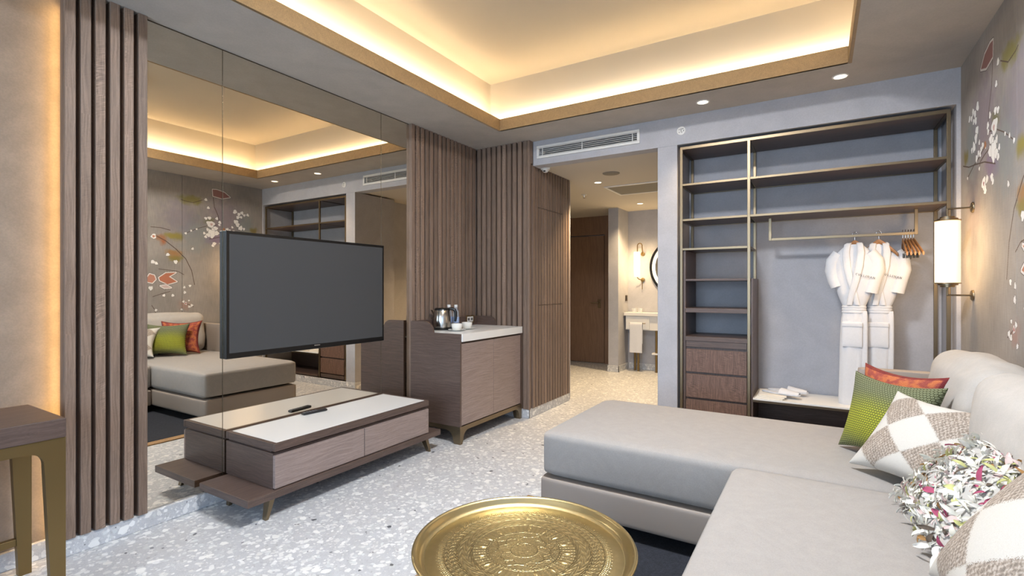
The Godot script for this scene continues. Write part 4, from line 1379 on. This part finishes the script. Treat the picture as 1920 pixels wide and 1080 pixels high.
func pillow_mesh(w: float, h: float, th: float, pinch: float, seg := 26) -> MB:
	var b := MB.new()
	for side in [1.0, -1.0]:
		var rows := []
		var uvs := []
		for y in seg + 1:
			var r := PackedVector3Array()
			var ur := []
			var v := -cos(PI * y / seg)
			for x in seg + 1:
				var u := -cos(PI * x / seg)
				var f := (1.0 - u * u) * (1.0 - v * v)
				var px := w * 0.5 * u * (1.0 - pinch * (1.0 - v * v) * absf(u))
				var py := h * 0.5 * v * (1.0 - pinch * (1.0 - u * u) * absf(v))
				r.append(Vector3(px, py, side * th * 0.5 * pow(f, 0.42)))
				ur.append(Vector2(u * 0.5 + 0.5, 0.5 - v * 0.5))
			rows.append(r)
			uvs.append(ur)
		b.grid(rows, false, Vector3(0, 0, side), uvs)
	return b

func pillow_basis(hd: Vector3, tilt: float) -> Basis:
	var X := hd.normalized()
	var n0 := X.cross(Vector3.UP)
	var Y := Vector3.UP * cos(tilt) - n0 * sin(tilt)
	return Basis(X, Y, X.cross(Y))

func pillows() -> void:
	var seat := 0.462
	# corner by corner: lower left corner, edge direction, tilt, width, height, thickness
	var specs := [
		["throw_pillow", "red and orange woven throw pillow at the back of the corner", Vector3(3.035, seat, -2.955), Vector3(0.66, 0, 0.75), 0.22, 0.41, 0.375, 0.13, "pillow_red"],
		["throw_pillow", "lime green woven throw pillow with dotted pattern", Vector3(2.98, seat, -2.795), Vector3(0.66, 0, 0.75), 0.27, 0.42, 0.355, 0.14, "pillow_green"],
		["throw_pillow", "white and taupe knitted diamond pillow leaning on the green one", Vector3(3.005, seat, -2.48), Vector3(0.62, 0, 0.78), 0.66, 0.45, 0.365, 0.15, "pillow_knit"],
		["throw_pillow", "white and taupe knitted pillow in the near corner, nearest the camera", Vector3(3.145, seat, -1.60), Vector3(0.10, 0, 1.0), 0.62, 0.46, 0.43, 0.18, "pillow_knit"]]
	for q in specs:
		var B := pillow_basis(q[3], q[4])
		var c: Vector3 = q[2] + B.x * q[5] * 0.5 + B.y * q[6] * 0.5 + B.z * q[7] * 0.25
		tag(add(q[0], pillow_mesh(q[5], q[6], q[7], 0.17), M[q[8]], self, c, B), q[1], "pillow")
	# the pillow covered in cloth petals
	var B := pillow_basis(Vector3(0.06, 0, 1.0), 0.80)
	var w := 0.52
	var h := 0.36
	var th := 0.13
	var at: Vector3 = Vector3(3.13, seat, -2.16) + B.x * w * 0.5 + B.y * h * 0.5 + B.z * th * 0.25
	var t := Node3D.new()
	t.name = "petal_pillow"
	add_child(t, true)
	t.transform = Transform3D(B, at)
	tag(t, "throw pillow covered in white, pink and green cloth petals", "pillow")
	add("cover", pillow_mesh(w, h, th, 0.08), M.pillow_felt, t)
	# a few petal shapes shared by all
	var shapes := []
	for k in 4:
		var rows := []
		var L: float = [0.046, 0.055, 0.038, 0.05][k]
		var wd: float = [0.009, 0.007, 0.010, 0.0055][k]
		for j in 6:
			var f := j / 5.0
			var hw := wd * sin(PI * (0.12 + 0.85 * f)) + 0.0012
			var z := 0.018 * f - 0.020 * f * f * (1.0 + 0.4 * k)
			rows.append(PackedVector3Array([Vector3(L * f, -hw, z + 0.006 * f), Vector3(L * f, 0, z), Vector3(L * f, hw, z + 0.006 * f)]))
		var b := MB.new()
		b.grid(rows, false, Vector3(0, 0, 1))
		shapes.append(b.mesh())
	var g := RandomNumberGenerator.new()
	g.seed = 12
	var col := [0, 0, 0, 0, 0, 1, 1, 1, 1, 2, 2, 3, 4, 5, 5, 6, 1, 0, 0, 1]
	var rest := {}
	for k in 640:
		var u := g.randf_range(-0.94, 0.94)
		var v := g.randf_range(-0.94, 0.94)
		var f := (1.0 - u * u) * (1.0 - v * v)
		var p := Vector3(w * 0.5 * u, h * 0.5 * v, th * 0.5 * pow(f, 0.42) - 0.002)
		var nn := Vector3(u * 0.9, v * 0.9, 1.0).normalized()
		var an := g.randf() * TAU
		var d := Vector3(cos(an), sin(an), 0)
		d = (d - nn * d.dot(nn)).normalized()
		var lift := g.randf_range(0.15, 1.0)
		var X := (d * cos(lift) + nn * sin(lift)).normalized()
		var Y := nn.cross(d).normalized()
		var big := k < 290
		var bs := Basis(X, Y, X.cross(Y)).scaled_local(Vector3.ONE * (g.randf_range(0.6, 0.95) if big else g.randf_range(0.4, 0.65)))
		var c: int = col[g.randi() % col.size()]
		var sh: int = g.randi() % 4
		if big: add("petal", shapes[sh], M["petal_%d" % c], t, p, bs)
		else:
			if not rest.has(c): rest[c] = []
			rest[c].append(Transform3D(bs, p))
	# the many smaller petals between them
	for c in rest:
		var mm := MultiMesh.new()
		mm.transform_format = MultiMesh.TRANSFORM_3D
		mm.mesh = shapes[c % 4]
		mm.instance_count = rest[c].size()
		for e in rest[c].size(): mm.set_instance_transform(e, rest[c][e])
		var mo := MultiMeshInstance3D.new()
		mo.name = unique("small_petals", t)
		mo.multimesh = mm
		mo.material_override = M["petal_%d" % c]
		mo.set_meta("kind", "stuff")
		t.add_child(mo, true)

func tray_table() -> void:
	var c := Vector3(2.1127, 0, -1.3115)
	var t := thing("tray_table", "round engraved brass tray table on the navy rug", "table", c)
	var R := 0.3367
	var top := 0.43
	var y0 := top - 0.026
	# plate with planar texture coordinates
	var b := MB.new()
	var S := 96
	var prof := [[0.0, y0], [0.06, y0], [0.12, y0], [0.18, y0], [0.24, y0], [0.296, y0], [0.2985, y0 - 0.0012], [0.301, y0], [0.308, y0 + 0.002], [0.315, y0 + 0.009], [0.320, top - 0.006], [0.3245, top - 0.001], [0.330, top], [0.335, top - 0.002], [R, top - 0.006], [0.334, top - 0.011], [0.322, top - 0.016], [0.30, y0 - 0.004], [0.0, y0 - 0.004]]
	b.lathe(prof.map(func(q): return Vector2(q[0], q[1])), S)
	for k in b.p.size():
		b.t[k] = Vector2(0.5 + b.p[k].x / 0.315 * 0.5, 0.5 + b.p[k].z / 0.315 * 0.5).clamp(Vector2(0.001, 0.001), Vector2(0.999, 0.999)) if Vector2(b.p[k].x, b.p[k].z).length() < 0.3 else Vector2(0.5, 0.004)
	var plate := add("tray", b, M.tray_brass, t)
	# raised almond leaves around the medallion
	var lf := MB.new()
	var rows := []
	for k in 9:
		var f := k / 8.0
		var hw := 0.0072 * sin(PI * clampf(f, 0.02, 0.98))
		var hh := 0.0026 * sin(PI * clampf(f, 0.02, 0.98))
		var r := PackedVector3Array()
		for j in 7:
			var a := PI * j / 6.0
			r.append(Vector3(0.114 + 0.032 * f, y0 - 0.0002 + hh * sin(a), hw * cos(a)))
		rows.append(r)
	lf.grid(rows, false, Vector3.UP)
	var lm := lf.mesh()
	for k in 16:
		add("embossed_leaf", lm, M.brass, plate, Vector3.ZERO, Basis(Vector3.UP, TAU * k / 16.0))
	# folding stand beneath
	for k in 4:
		var an := PI / 4 + k * PI / 2
		var lg := MB.new()
		lg.tube([Vector3(cos(an) * 0.22, 0.0105, sin(an) * 0.22), Vector3(cos(an) * 0.16, y0 - 0.02, sin(an) * 0.16)], 0.012, 10)
		add("leg", lg, M.dark_wood, t)
	for k in 2:
		var an := PI / 4 + k * PI / 2
		var st := MB.new()
		st.tube([Vector3(cos(an) * 0.24, y0 - 0.014, sin(an) * 0.24), Vector3(-cos(an) * 0.24, y0 - 0.014, -sin(an) * 0.24)], 0.010, 8)
		add("crossbar", st, M.dark_wood, t)

func desk() -> void:
	var t := thing("desk", "brown wooden desk with aged brass legs beside the slat panel", "desk", Vector3(0, 0, -0.735))
	add("top", bx(Vector3(0.006, 0.632, 0), Vector3(0.426, 0.705, 1.4), 0.003, 2), M.walnut, t)
	var L := 1.4
	# legs and apron cut from one plate, long side
	var p := PackedVector2Array([Vector2(0, 0.632), Vector2(0.0, 0.0), Vector2(0.040, 0.0), Vector2(0.062, 0.53)])
	p.append_array(arc(Vector2(0.112, 0.54), 0.05, 180, 90, 6))
	var q := PackedVector2Array()
	for k in range(p.size() - 1, -1, -1): q.append(Vector2(L - p[k].x, p[k].y))
	p.append_array(q)
	for x in [0.386, 0.012]:
		var b := MB.new()
		b.extrude(p, Vector3(x, 0, 0), Vector3(0, 0, 1), Vector3.UP, -0.034)
		b = MB.new()
		b.extrude(p, Vector3(x + 0.034, 0, 0), Vector3(0, 0, 1), Vector3.UP, 0.034)
		add("leg_frame", b, M.brass_aged, t)
	add("end_apron", bx(Vector3(0.046, 0.592, 0.002), Vector3(0.386, 0.632, 0.03), 0.001), M.brass_aged, t)
	add("end_apron", bx(Vector3(0.046, 0.592, L - 0.03), Vector3(0.386, 0.632, L - 0.002), 0.001), M.brass_aged, t)
	add("stretcher", bx(Vector3(0.015, 0.128, 0.045), Vector3(0.04, 0.158, L - 0.045), 0.002, 2), M.brass_aged, t)

func wall_lamp() -> void:
	var x := 3.508
	var z := -3.751
	var t := thing("wall_lamp", "tall cylindrical white glass wall lamp with bronze caps beside the wardrobe", "lamp", Vector3(x, 1.231, z))
	var g := MB.new()
	g.lathe([Vector2(0.0, 0.0), Vector2(0.056, 0.0), Vector2(0.057, 0.002), Vector2(0.057, 0.350), Vector2(0.056, 0.352), Vector2(0.0, 0.352)], 40)
	add("shade", g, M.lamp_glass, t)
	for e in [[0.352, 1.0], [0.0, -1.0]]:
		var c := MB.new()
		var y: float = e[0]
		var s: float = e[1]
		c.lathe([Vector2(0.0, y + 0.001 * s), Vector2(0.061, y + 0.001 * s), Vector2(0.062, y + 0.006 * s), Vector2(0.048, y + 0.007 * s), Vector2(0.048, y + 0.015 * s), Vector2(0.034, y + 0.016 * s), Vector2(0.034, y + 0.026 * s), Vector2(0.0, y + 0.027 * s)], 32)
		var cp := add("cap", c, M.bronze, t)
		var a := MB.new()
		var ay: float = 0.423 if s > 0 else -0.072
		a.tube([Vector3(0, y + 0.024 * s, 0), Vector3(0, ay, 0)], 0.005, 8)
		a.tube([Vector3(-0.004, ay, 0), Vector3(RIGHT - x - 0.008, ay, 0)], 0.005, 8)
		add("arm", a, M.bronze, t)
		var r := MB.new()
		r.lathe([Vector2(0, -0.001), Vector2(0.03, -0.001), Vector2(0.03, 0.006), Vector2(0.026, 0.010), Vector2(0, 0.010)], 24, Vector3.ZERO, Transform3D(Basis(Vector3(0, 1, 0), Vector3(-1, 0, 0), Vector3(0, 0, 1)), Vector3(RIGHT - x, ay, 0)))
		add("wall_plate", r, M.bronze, t)
	for k in 3: omni(Vector3(x, 1.30 + 0.11 * k, z), Color(1.0, 0.83, 0.6), 0.045, 0.05, "wall_lamp_light")

func disc(r: float, h: float, segs := 28) -> MB:
	var b := MB.new()
	b.lathe([Vector2(0, -h), Vector2(r * 0.94, -h), Vector2(r, -h * 0.4), Vector2(r, 0), Vector2(0, 0)], segs)
	return b

func downlight(at: Vector3, label: String, e: float, angle: float, tint := Color(1.0, 0.86, 0.66)) -> void:
	var t := thing("downlight", label, "downlight", at, 0.0, "ceiling downlights")
	var b := MB.new()
	b.lathe([Vector2(0.036, -0.001), Vector2(0.037, -0.004), Vector2(0.046, -0.003), Vector2(0.047, 0.0)], 32)
	add("trim_ring", b, M.white_plastic, t)
	var l := MB.new()
	l.lathe([Vector2(0, -0.0015), Vector2(0.037, -0.0015)], 28)
	add("lens", l, M.downlight_lens, t)
	spot(at + Vector3(0, -0.02, 0), tint, e, angle, "downlight_beam")

func corridor() -> void:
	var H := 2.345
	structure(add("ceiling_corridor", bx(Vector3(-1.1, H, -7.6), Vector3(2.1, 2.6, -4.16), 0), M.white_paint), "cream corridor ceiling")
	var w := MB.new()
	w.box(Vector3(-1.1, 0, -7.6), Vector3(-0.9, H, -4.86), 0)
	w.box(Vector3(-0.9, 0, -4.94), Vector3(0.585, H, -4.86), 0)
	w.box(Vector3(0.30, 0, -7.5), Vector3(0.45, H, -6.85), 0.002)
	w.box(Vector3(0.45, 0, -7.45), Vector3(2.1, H, -7.28), 0)
	w.box(Vector3(1.95, 0, -7.28), Vector3(2.1, H, -4.68), 0)
	w.box(Vector3(-0.9, 0, -7.7), Vector3(0.30, H, -7.56), 0)
	structure(add("wall_corridor", w, M.plaster_grey), "grey corridor walls and pier beside the entrance door")
	var bb := MB.new()
	bb.box(Vector3(0.288, 0, -7.5), Vector3(0.30, 0.09, -6.838), 0.002)
	bb.box(Vector3(0.288, 0, -6.85), Vector3(0.462, 0.09, -6.838), 0.002)
	bb.box(Vector3(0.45, 0, -7.28), Vector3(0.462, 0.09, -6.838), 0.002)
	bb.box(Vector3(0.462, 0, -7.28), Vector3(1.95, 0.09, -7.268), 0.002)
	structure(add("baseboard_corridor", bb, M.terrazzo))
	# entrance door in its wood panelling
	var d := MB.new()
	d.box(Vector3(-0.9, 2.05, -7.56), Vector3(0.30, H, -7.50), 0.002, 1)
	d.box(Vector3(-0.005, 0, -7.56), Vector3(0.30, 2.05, -7.50), 0.002, 1)
	d.box(Vector3(-0.9, 0, -7.56), Vector3(-0.84, 2.05, -7.50), 0.002, 1)
	var fr := add("door_1", d, M.door_wood)
	structure(fr, "plain brown wooden entrance door in matching panelling")
	add("door_leaf", bx(Vector3(-0.835, 0.006, -7.56), Vector3(-0.018, 2.035, -7.512), 0.002, 1), M.door_wood, fr)
	var hd := MB.new()
	hd.box(Vector3(-0.125, 0.88, -7.513), Vector3(-0.075, 1.02, -7.503), 0.002)
	hd.tube([Vector3(-0.10, 0.965, -7.51), Vector3(-0.10, 0.965, -7.455), Vector3(-0.22, 0.965, -7.455)], 0.009, 8)
	add("door_handle", hd, M.bronze, fr)
	# vanity
	var v := thing("vanity_unit", "white wash vanity with drawer and brass legs at the corridor end", "vanity", Vector3(0.462, 0, -7.268))
	add("top", bx(Vector3(0, 0.80, 0), Vector3(1.3, 0.845, 0.22), 0.002), M.white_stone, v)
	add("apron", bx(Vector3(0.02, 0.595, 0.01), Vector3(1.3, 0.80, 0.195), 0.002), M.white_plastic, v)
	add("drawer", bx(Vector3(0.03, 0.605, 0.19), Vector3(0.37, 0.79, 0.208), 0.003), M.white_plastic, v)
	var tb := MB.new()
	tb.tube([Vector3(0.09, 0.695, 0.20), Vector3(0.09, 0.695, 0.235), Vector3(0.31, 0.695, 0.235), Vector3(0.31, 0.695, 0.20)], 0.006, 6)
	add("towel_bar", tb, M.bronze, v)
	for q in [[0.13, 0.10], [0.20, 0.17], [0.46, 0.17], [1.2, 0.17]]:
		var b := MB.new()
		b.tube([Vector3(q[0], 0.0, q[1]), Vector3(q[0], 0.60, q[1])], 0.017, 12)
		add("leg", b, M.brass_aged, v)
	add("lower_shelf", bx(Vector3(0.40, 0.25, 0.03), Vector3(1.25, 0.275, 0.19), 0.002), M.white_stone, v)
	# towel over the bar
	var prof := []
	for k in 15:
		var f := k / 14.0
		if f < 0.25: prof.append(Vector2(-0.012, lerpf(0.40, 0.69, f * 4.0)))
		elif f < 0.4:
			var a := lerpf(PI, 0.0, (f - 0.25) / 0.15)
			prof.append(Vector2(cos(a) * 0.012, 0.695 + 0.012 * sin(a)))
		else: prof.append(Vector2(0.012 + 0.012 * (f - 0.4), lerpf(0.69, 0.275, (f - 0.4) / 0.6)))
	var tw := MB.new()
	for off in [0.0, 0.005]:
		var rows := []
		for q in prof:
			var r := PackedVector3Array()
			for j in 9:
				var xx := lerpf(-0.09, 0.09, j / 8.0)
				var push: float = (0.004 * sin(j * 1.7) * (0.7 - q.y)) + signf(q.x) * off
				r.append(Vector3(xx, q.y + (off if q.y > 0.69 else 0.0), q.x + push))
			rows.append(r)
		tw.grid(rows, false, Vector3(0, 0.2, 1) if off > 0.0 else Vector3(0, -0.2, -1))
	tag(add("hand_towel", tw, M.terry, self, Vector3(0.652, 0, -7.033)), "white hand towel hanging from the vanity bar", "towel")
	for q in [[0.60, "left"], [0.68, "right"]]:
		var g := MB.new()
		g.lathe([Vector2(0, 0.0005), Vector2(0.03, 0.0005), Vector2(0.034, 0.062), Vector2(0.031, 0.062), Vector2(0.028, 0.006), Vector2(0, 0.006)], 18)
		tag(add("tumbler", g, M.tumbler_glass, self, Vector3(q[0], 0.8455, -7.12)), "small clear tumbler on the vanity, the %s of two" % q[1], "glass", "tumblers on the vanity")
	var ro := MB.new()
	ro.tube([Vector3(-0.1, 0.03, 0), Vector3(0.1, 0.03, 0)], 0.03, 14)
	tag(add("rolled_towel", ro, M.terry, self, Vector3(1.02, 0.2755, -7.15)), "white rolled towel on the lower vanity shelf", "towel")
	# round lit mirror
	var m := thing("round_mirror", "round black framed mirror with a lit ring above the vanity", "mirror", Vector3(1.20, 1.50, -7.28))
	var tf := Transform3D(Basis(Vector3(1, 0, 0), Vector3(0, 0, 1), Vector3(0, -1, 0)), Vector3.ZERO)
	var f1 := MB.new()
	f1.lathe([Vector2(0.39, 0.0), Vector2(0.42, 0.0), Vector2(0.42, 0.03), Vector2(0.385, 0.03), Vector2(0.385, 0.02)], 56, Vector3.ZERO, tf)
	add("frame", f1, M.black_plastic, m)
	var f2 := MB.new()
	f2.lathe([Vector2(0.34, 0.02), Vector2(0.386, 0.02)], 56, Vector3.ZERO, tf)
	add("light_ring", f2, M.ring_led, m)
	var f3 := MB.new()
	f3.lathe([Vector2(0.0, 0.019), Vector2(0.341, 0.019)], 56, Vector3.ZERO, tf)
	add("glass", f3, M.mirror_clear, m)
	omni(Vector3(1.20, 1.50, -7.12), Color(1.0, 0.90, 0.72), 0.10, 0.25, "round_mirror_light")
	# vanity wall lamp
	var x := 0.61
	var z := -7.20
	var t := thing("wall_lamp", "slim white tube wall lamp with curved brass arm above the vanity", "lamp", Vector3(x, 1.36, z))
	var g := MB.new()
	g.lathe([Vector2(0, 0.0), Vector2(0.045, 0.0), Vector2(0.048, 0.006), Vector2(0.048, 0.364), Vector2(0.045, 0.37), Vector2(0, 0.37)], 28)
	add("shade", g, M.lamp_glass, t)
	var pts := []
	for k in 11:
		var a := lerpf(PI, -0.2, k / 10.0)
		pts.append(Vector3(0.035 + 0.035 * cos(a), 0.46 + 0.035 * sin(a), -0.02))
	pts.push_front(Vector3(0, 0.365, -0.02))
	pts.append(Vector3(0.068, 0.36, -0.055))
	var ar := MB.new()
	ar.tube(pts, 0.007, 8)
	ar.tube([Vector3(0, 0.0, 0), Vector3(0.02, -0.03, -0.02), Vector3(0.055, -0.04, -0.05)], 0.007, 8)
	ar.tube([Vector3(0.06, -0.04, -0.06), Vector3(0.06, -0.18, -0.06)], 0.006, 8)
	add("arm", ar, M.brass_aged, t)
	for y in [0.34, -0.04]:
		var r := MB.new()
		r.lathe([Vector2(0, 0), Vector2(0.03, 0), Vector2(0.03, 0.012), Vector2(0.0, 0.02)], 20, Vector3.ZERO, Transform3D(Basis(Vector3(1, 0, 0), Vector3(0, 0, 1), Vector3(0, -1, 0)), Vector3(0.065, y, -0.079)))
		add("wall_plate", r, M.brass_aged, t)
	for k in 2: omni(Vector3(x, 1.46 + 0.16 * k, z), Color(1.0, 0.83, 0.6), 0.05, 0.045, "vanity_lamp_light")
	# ceiling fittings
	downlight(Vector3(0.84, H, -5.10), "small round downlight in the corridor ceiling before the hatch", 2.6, 55)
	downlight(Vector3(0.82, H, -6.67), "small round downlight in the corridor ceiling near the vanity", 2.2, 60)
	var sp := disc(0.085, 0.006)
	tag(add("ceiling_speaker", sp, M.hatch_grey, self, Vector3(1.115, H, -4.76)), "flat round grey speaker in the corridor ceiling", "speaker")
	var ht := thing("access_hatch", "flat grey access hatch framed in white in the corridor ceiling", "hatch", Vector3(0.815, H, -5.64))
	add("panel", bx(Vector3(0.02, -0.006, -0.25), Vector3(0.80, 0.0, 0.25), 0.001), M.hatch_grey, ht)
	var hf := MB.new()
	hf.box(Vector3(-0.01, -0.010, -0.28), Vector3(0.83, 0, -0.252), 0.001)
	hf.box(Vector3(-0.01, -0.010, 0.252), Vector3(0.83, 0, 0.28), 0.001)
	hf.box(Vector3(-0.01, -0.010, -0.252), Vector3(0.018, 0, 0.252), 0.001)
	hf.box(Vector3(0.802, -0.010, -0.252), Vector3(0.83, 0, 0.252), 0.001)
	add("frame", hf, M.white_plastic, ht)
	var sk := thing("sprinkler_head", "small white sprinkler head in the corridor ceiling", "sprinkler", Vector3(0.43, H, -5.68))
	add("rose", disc(0.03, 0.006), M.white_plastic, sk)
	var sn := MB.new()
	sn.lathe([Vector2(0, -0.04), Vector2(0.016, -0.04), Vector2(0.016, -0.037), Vector2(0.005, -0.036), Vector2(0.008, -0.006), Vector2(0, -0.005)], 14)
	add("deflector", sn, M.chrome, sk)
	var se := thing("motion_sensor", "small white domed sensor under the beam at the corridor slats", "sensor", Vector3(0.672, H, -4.20))
	add("mount", disc(0.048, 0.022), M.white_plastic, se)
	var dm := MB.new()
	dm.lathe([Vector2(0, -0.052), Vector2(0.018, -0.048), Vector2(0.03, -0.036), Vector2(0.034, -0.02)], 22)
	add("dome", dm, M.white_plastic, se)
	add("lens", bx(Vector3(-0.012, -0.046, 0.012), Vector3(0.012, -0.032, 0.030), 0.004), M.black_plastic, se)
	# light switch in the nook
	var sw := thing("light_switch", "small bronze light switch on the pier beside the vanity", "switch", Vector3(0.4505, 1.05, -7.19))
	add("plate", bx(Vector3(0, -0.042, -0.042), Vector3(0.006, 0.042, 0.042), 0.001), M.bronze_dark, sw)
	add("rocker", bx(Vector3(0.006, -0.02, -0.018), Vector3(0.009, 0.02, 0.018), 0.001), M.black_plastic, sw)

func small_fittings() -> void:
	# air conditioning grille on the beam
	var v := thing("air_grille", "long white air conditioning grille on the beam above the corridor", "grille", Vector3(1.1475, 2.446, BACK))
	var hw := 0.48
	var hh := 0.058
	var f := MB.new()
	f.box(Vector3(-hw, hh - 0.022, 0), Vector3(hw, hh, 0.010), 0.002)
	f.box(Vector3(-hw, -hh, 0), Vector3(hw, -hh + 0.022, 0.010), 0.002)
	f.box(Vector3(-hw, -hh + 0.022, 0), Vector3(-hw + 0.022, hh - 0.022, 0.010), 0.002)
	f.box(Vector3(hw - 0.022, -hh + 0.022, 0), Vector3(hw, hh - 0.022, 0.010), 0.002)
	add("frame", f, M.white_plastic, v)
	add("duct_back", bx(Vector3(-hw + 0.026, -hh + 0.026, -0.119), Vector3(hw - 0.026, hh - 0.026, -0.112), 0), M.grey_plastic, v)
	for k in 5:
		var y := -0.0305 + k * 0.01525
		add("slat", bx(Vector3(-hw + 0.022, y - 0.0017, 0.001), Vector3(hw - 0.022, y + 0.0017, 0.008), 0.0005), M.white_plastic, v)
	for x in [-0.42, -0.03, 0.42]:
		add("mullion", bx(Vector3(x - 0.003, -hh + 0.022, 0.001), Vector3(x + 0.003, hh - 0.022, 0.0085), 0.0005), M.white_plastic, v)
	# round detector beside the wardrobe
	var d := thing("wall_detector", "small round pale disc with dark marks above the wardrobe corner", "detector", Vector3(1.958, 2.436, BACK))
	var tf := Transform3D(Basis(Vector3(1, 0, 0), Vector3(0, 0, 1), Vector3(0, -1, 0)), Vector3.ZERO)
	var db := MB.new()
	db.lathe([Vector2(0, 0.0075), Vector2(0.029, 0.007), Vector2(0.033, 0.004), Vector2(0.033, 0)], 30, Vector3.ZERO, tf)
	add("disc", db, M.white_plastic, d)
	for q in [[-0.014, 0.008, 0.010, 0.004, 0.0], [0.006, 0.012, 0.026, 0.005, 0.1], [0.0, 0.0, 0.007, 0.007, 0.0], [0.019, -0.003, 0.005, 0.012, -0.4], [0.002, -0.010, 0.014, 0.003, 0.0], [-0.014, -0.012, 0.005, 0.008, 0.0], [0.006, -0.016, 0.003, 0.008, 0.0]]:
		add("mark", bx(Vector3(-q[2] / 2, -q[3] / 2, 0), Vector3(q[2] / 2, q[3] / 2, 0.001), 0.0003), M.grey_plastic, d, Vector3(q[0], q[1], 0.0072), Basis(Vector3(0, 0, 1), q[4]))
	downlight(Vector3(2.16, CEIL, -3.82), "round downlight above the narrow end of the wardrobe", 0.6, 48)
	downlight(Vector3(2.996, CEIL, -3.817), "round downlight above the bathrobes", 0.5, 48)
	# flush lamp added to the tray ceiling, out of view, for neutral top light
	var cl := thing("added_ceiling_lamp", "added flush round white ceiling lamp in the middle of the tray", "lamp", Vector3(2.15, 3.0, -1.7))
	var cr := MB.new()
	cr.lathe([Vector2(0.26, 0.0), Vector2(0.26, -0.05), Vector2(0.245, -0.052), Vector2(0.245, -0.03)], 48)
	add("rim", cr, M.white_plastic, cl)
	var cd := MB.new()
	cd.lathe([Vector2(0.0, -0.044), Vector2(0.246, -0.044)], 48)
	add("diffuser", cd, M.added_lamp_diffuser, cl)
	area(Vector3(2.15, 2.94, -1.7), Vector3.DOWN, Vector3.BACK, Vector2(0.44, 0.44), Color(0.97, 0.98, 1.0), 5.2, "added_ceiling_lamp_light")
	# black switch on the painted wall
	var s := thing("light_switch", "square black switch plate low on the painted wall above the cushions", "switch", Vector3(RIGHT, 0.797, -3.74))
	add("plate", bx(Vector3(-0.008, -0.042, -0.062), Vector3(0, 0.042, 0.062), 0.0015), M.black_plastic, s)
	add("rocker", bx(Vector3(-0.011, -0.034, -0.05), Vector3(-0.008, 0.034, 0.02), 0.001), M.remote_plastic, s)
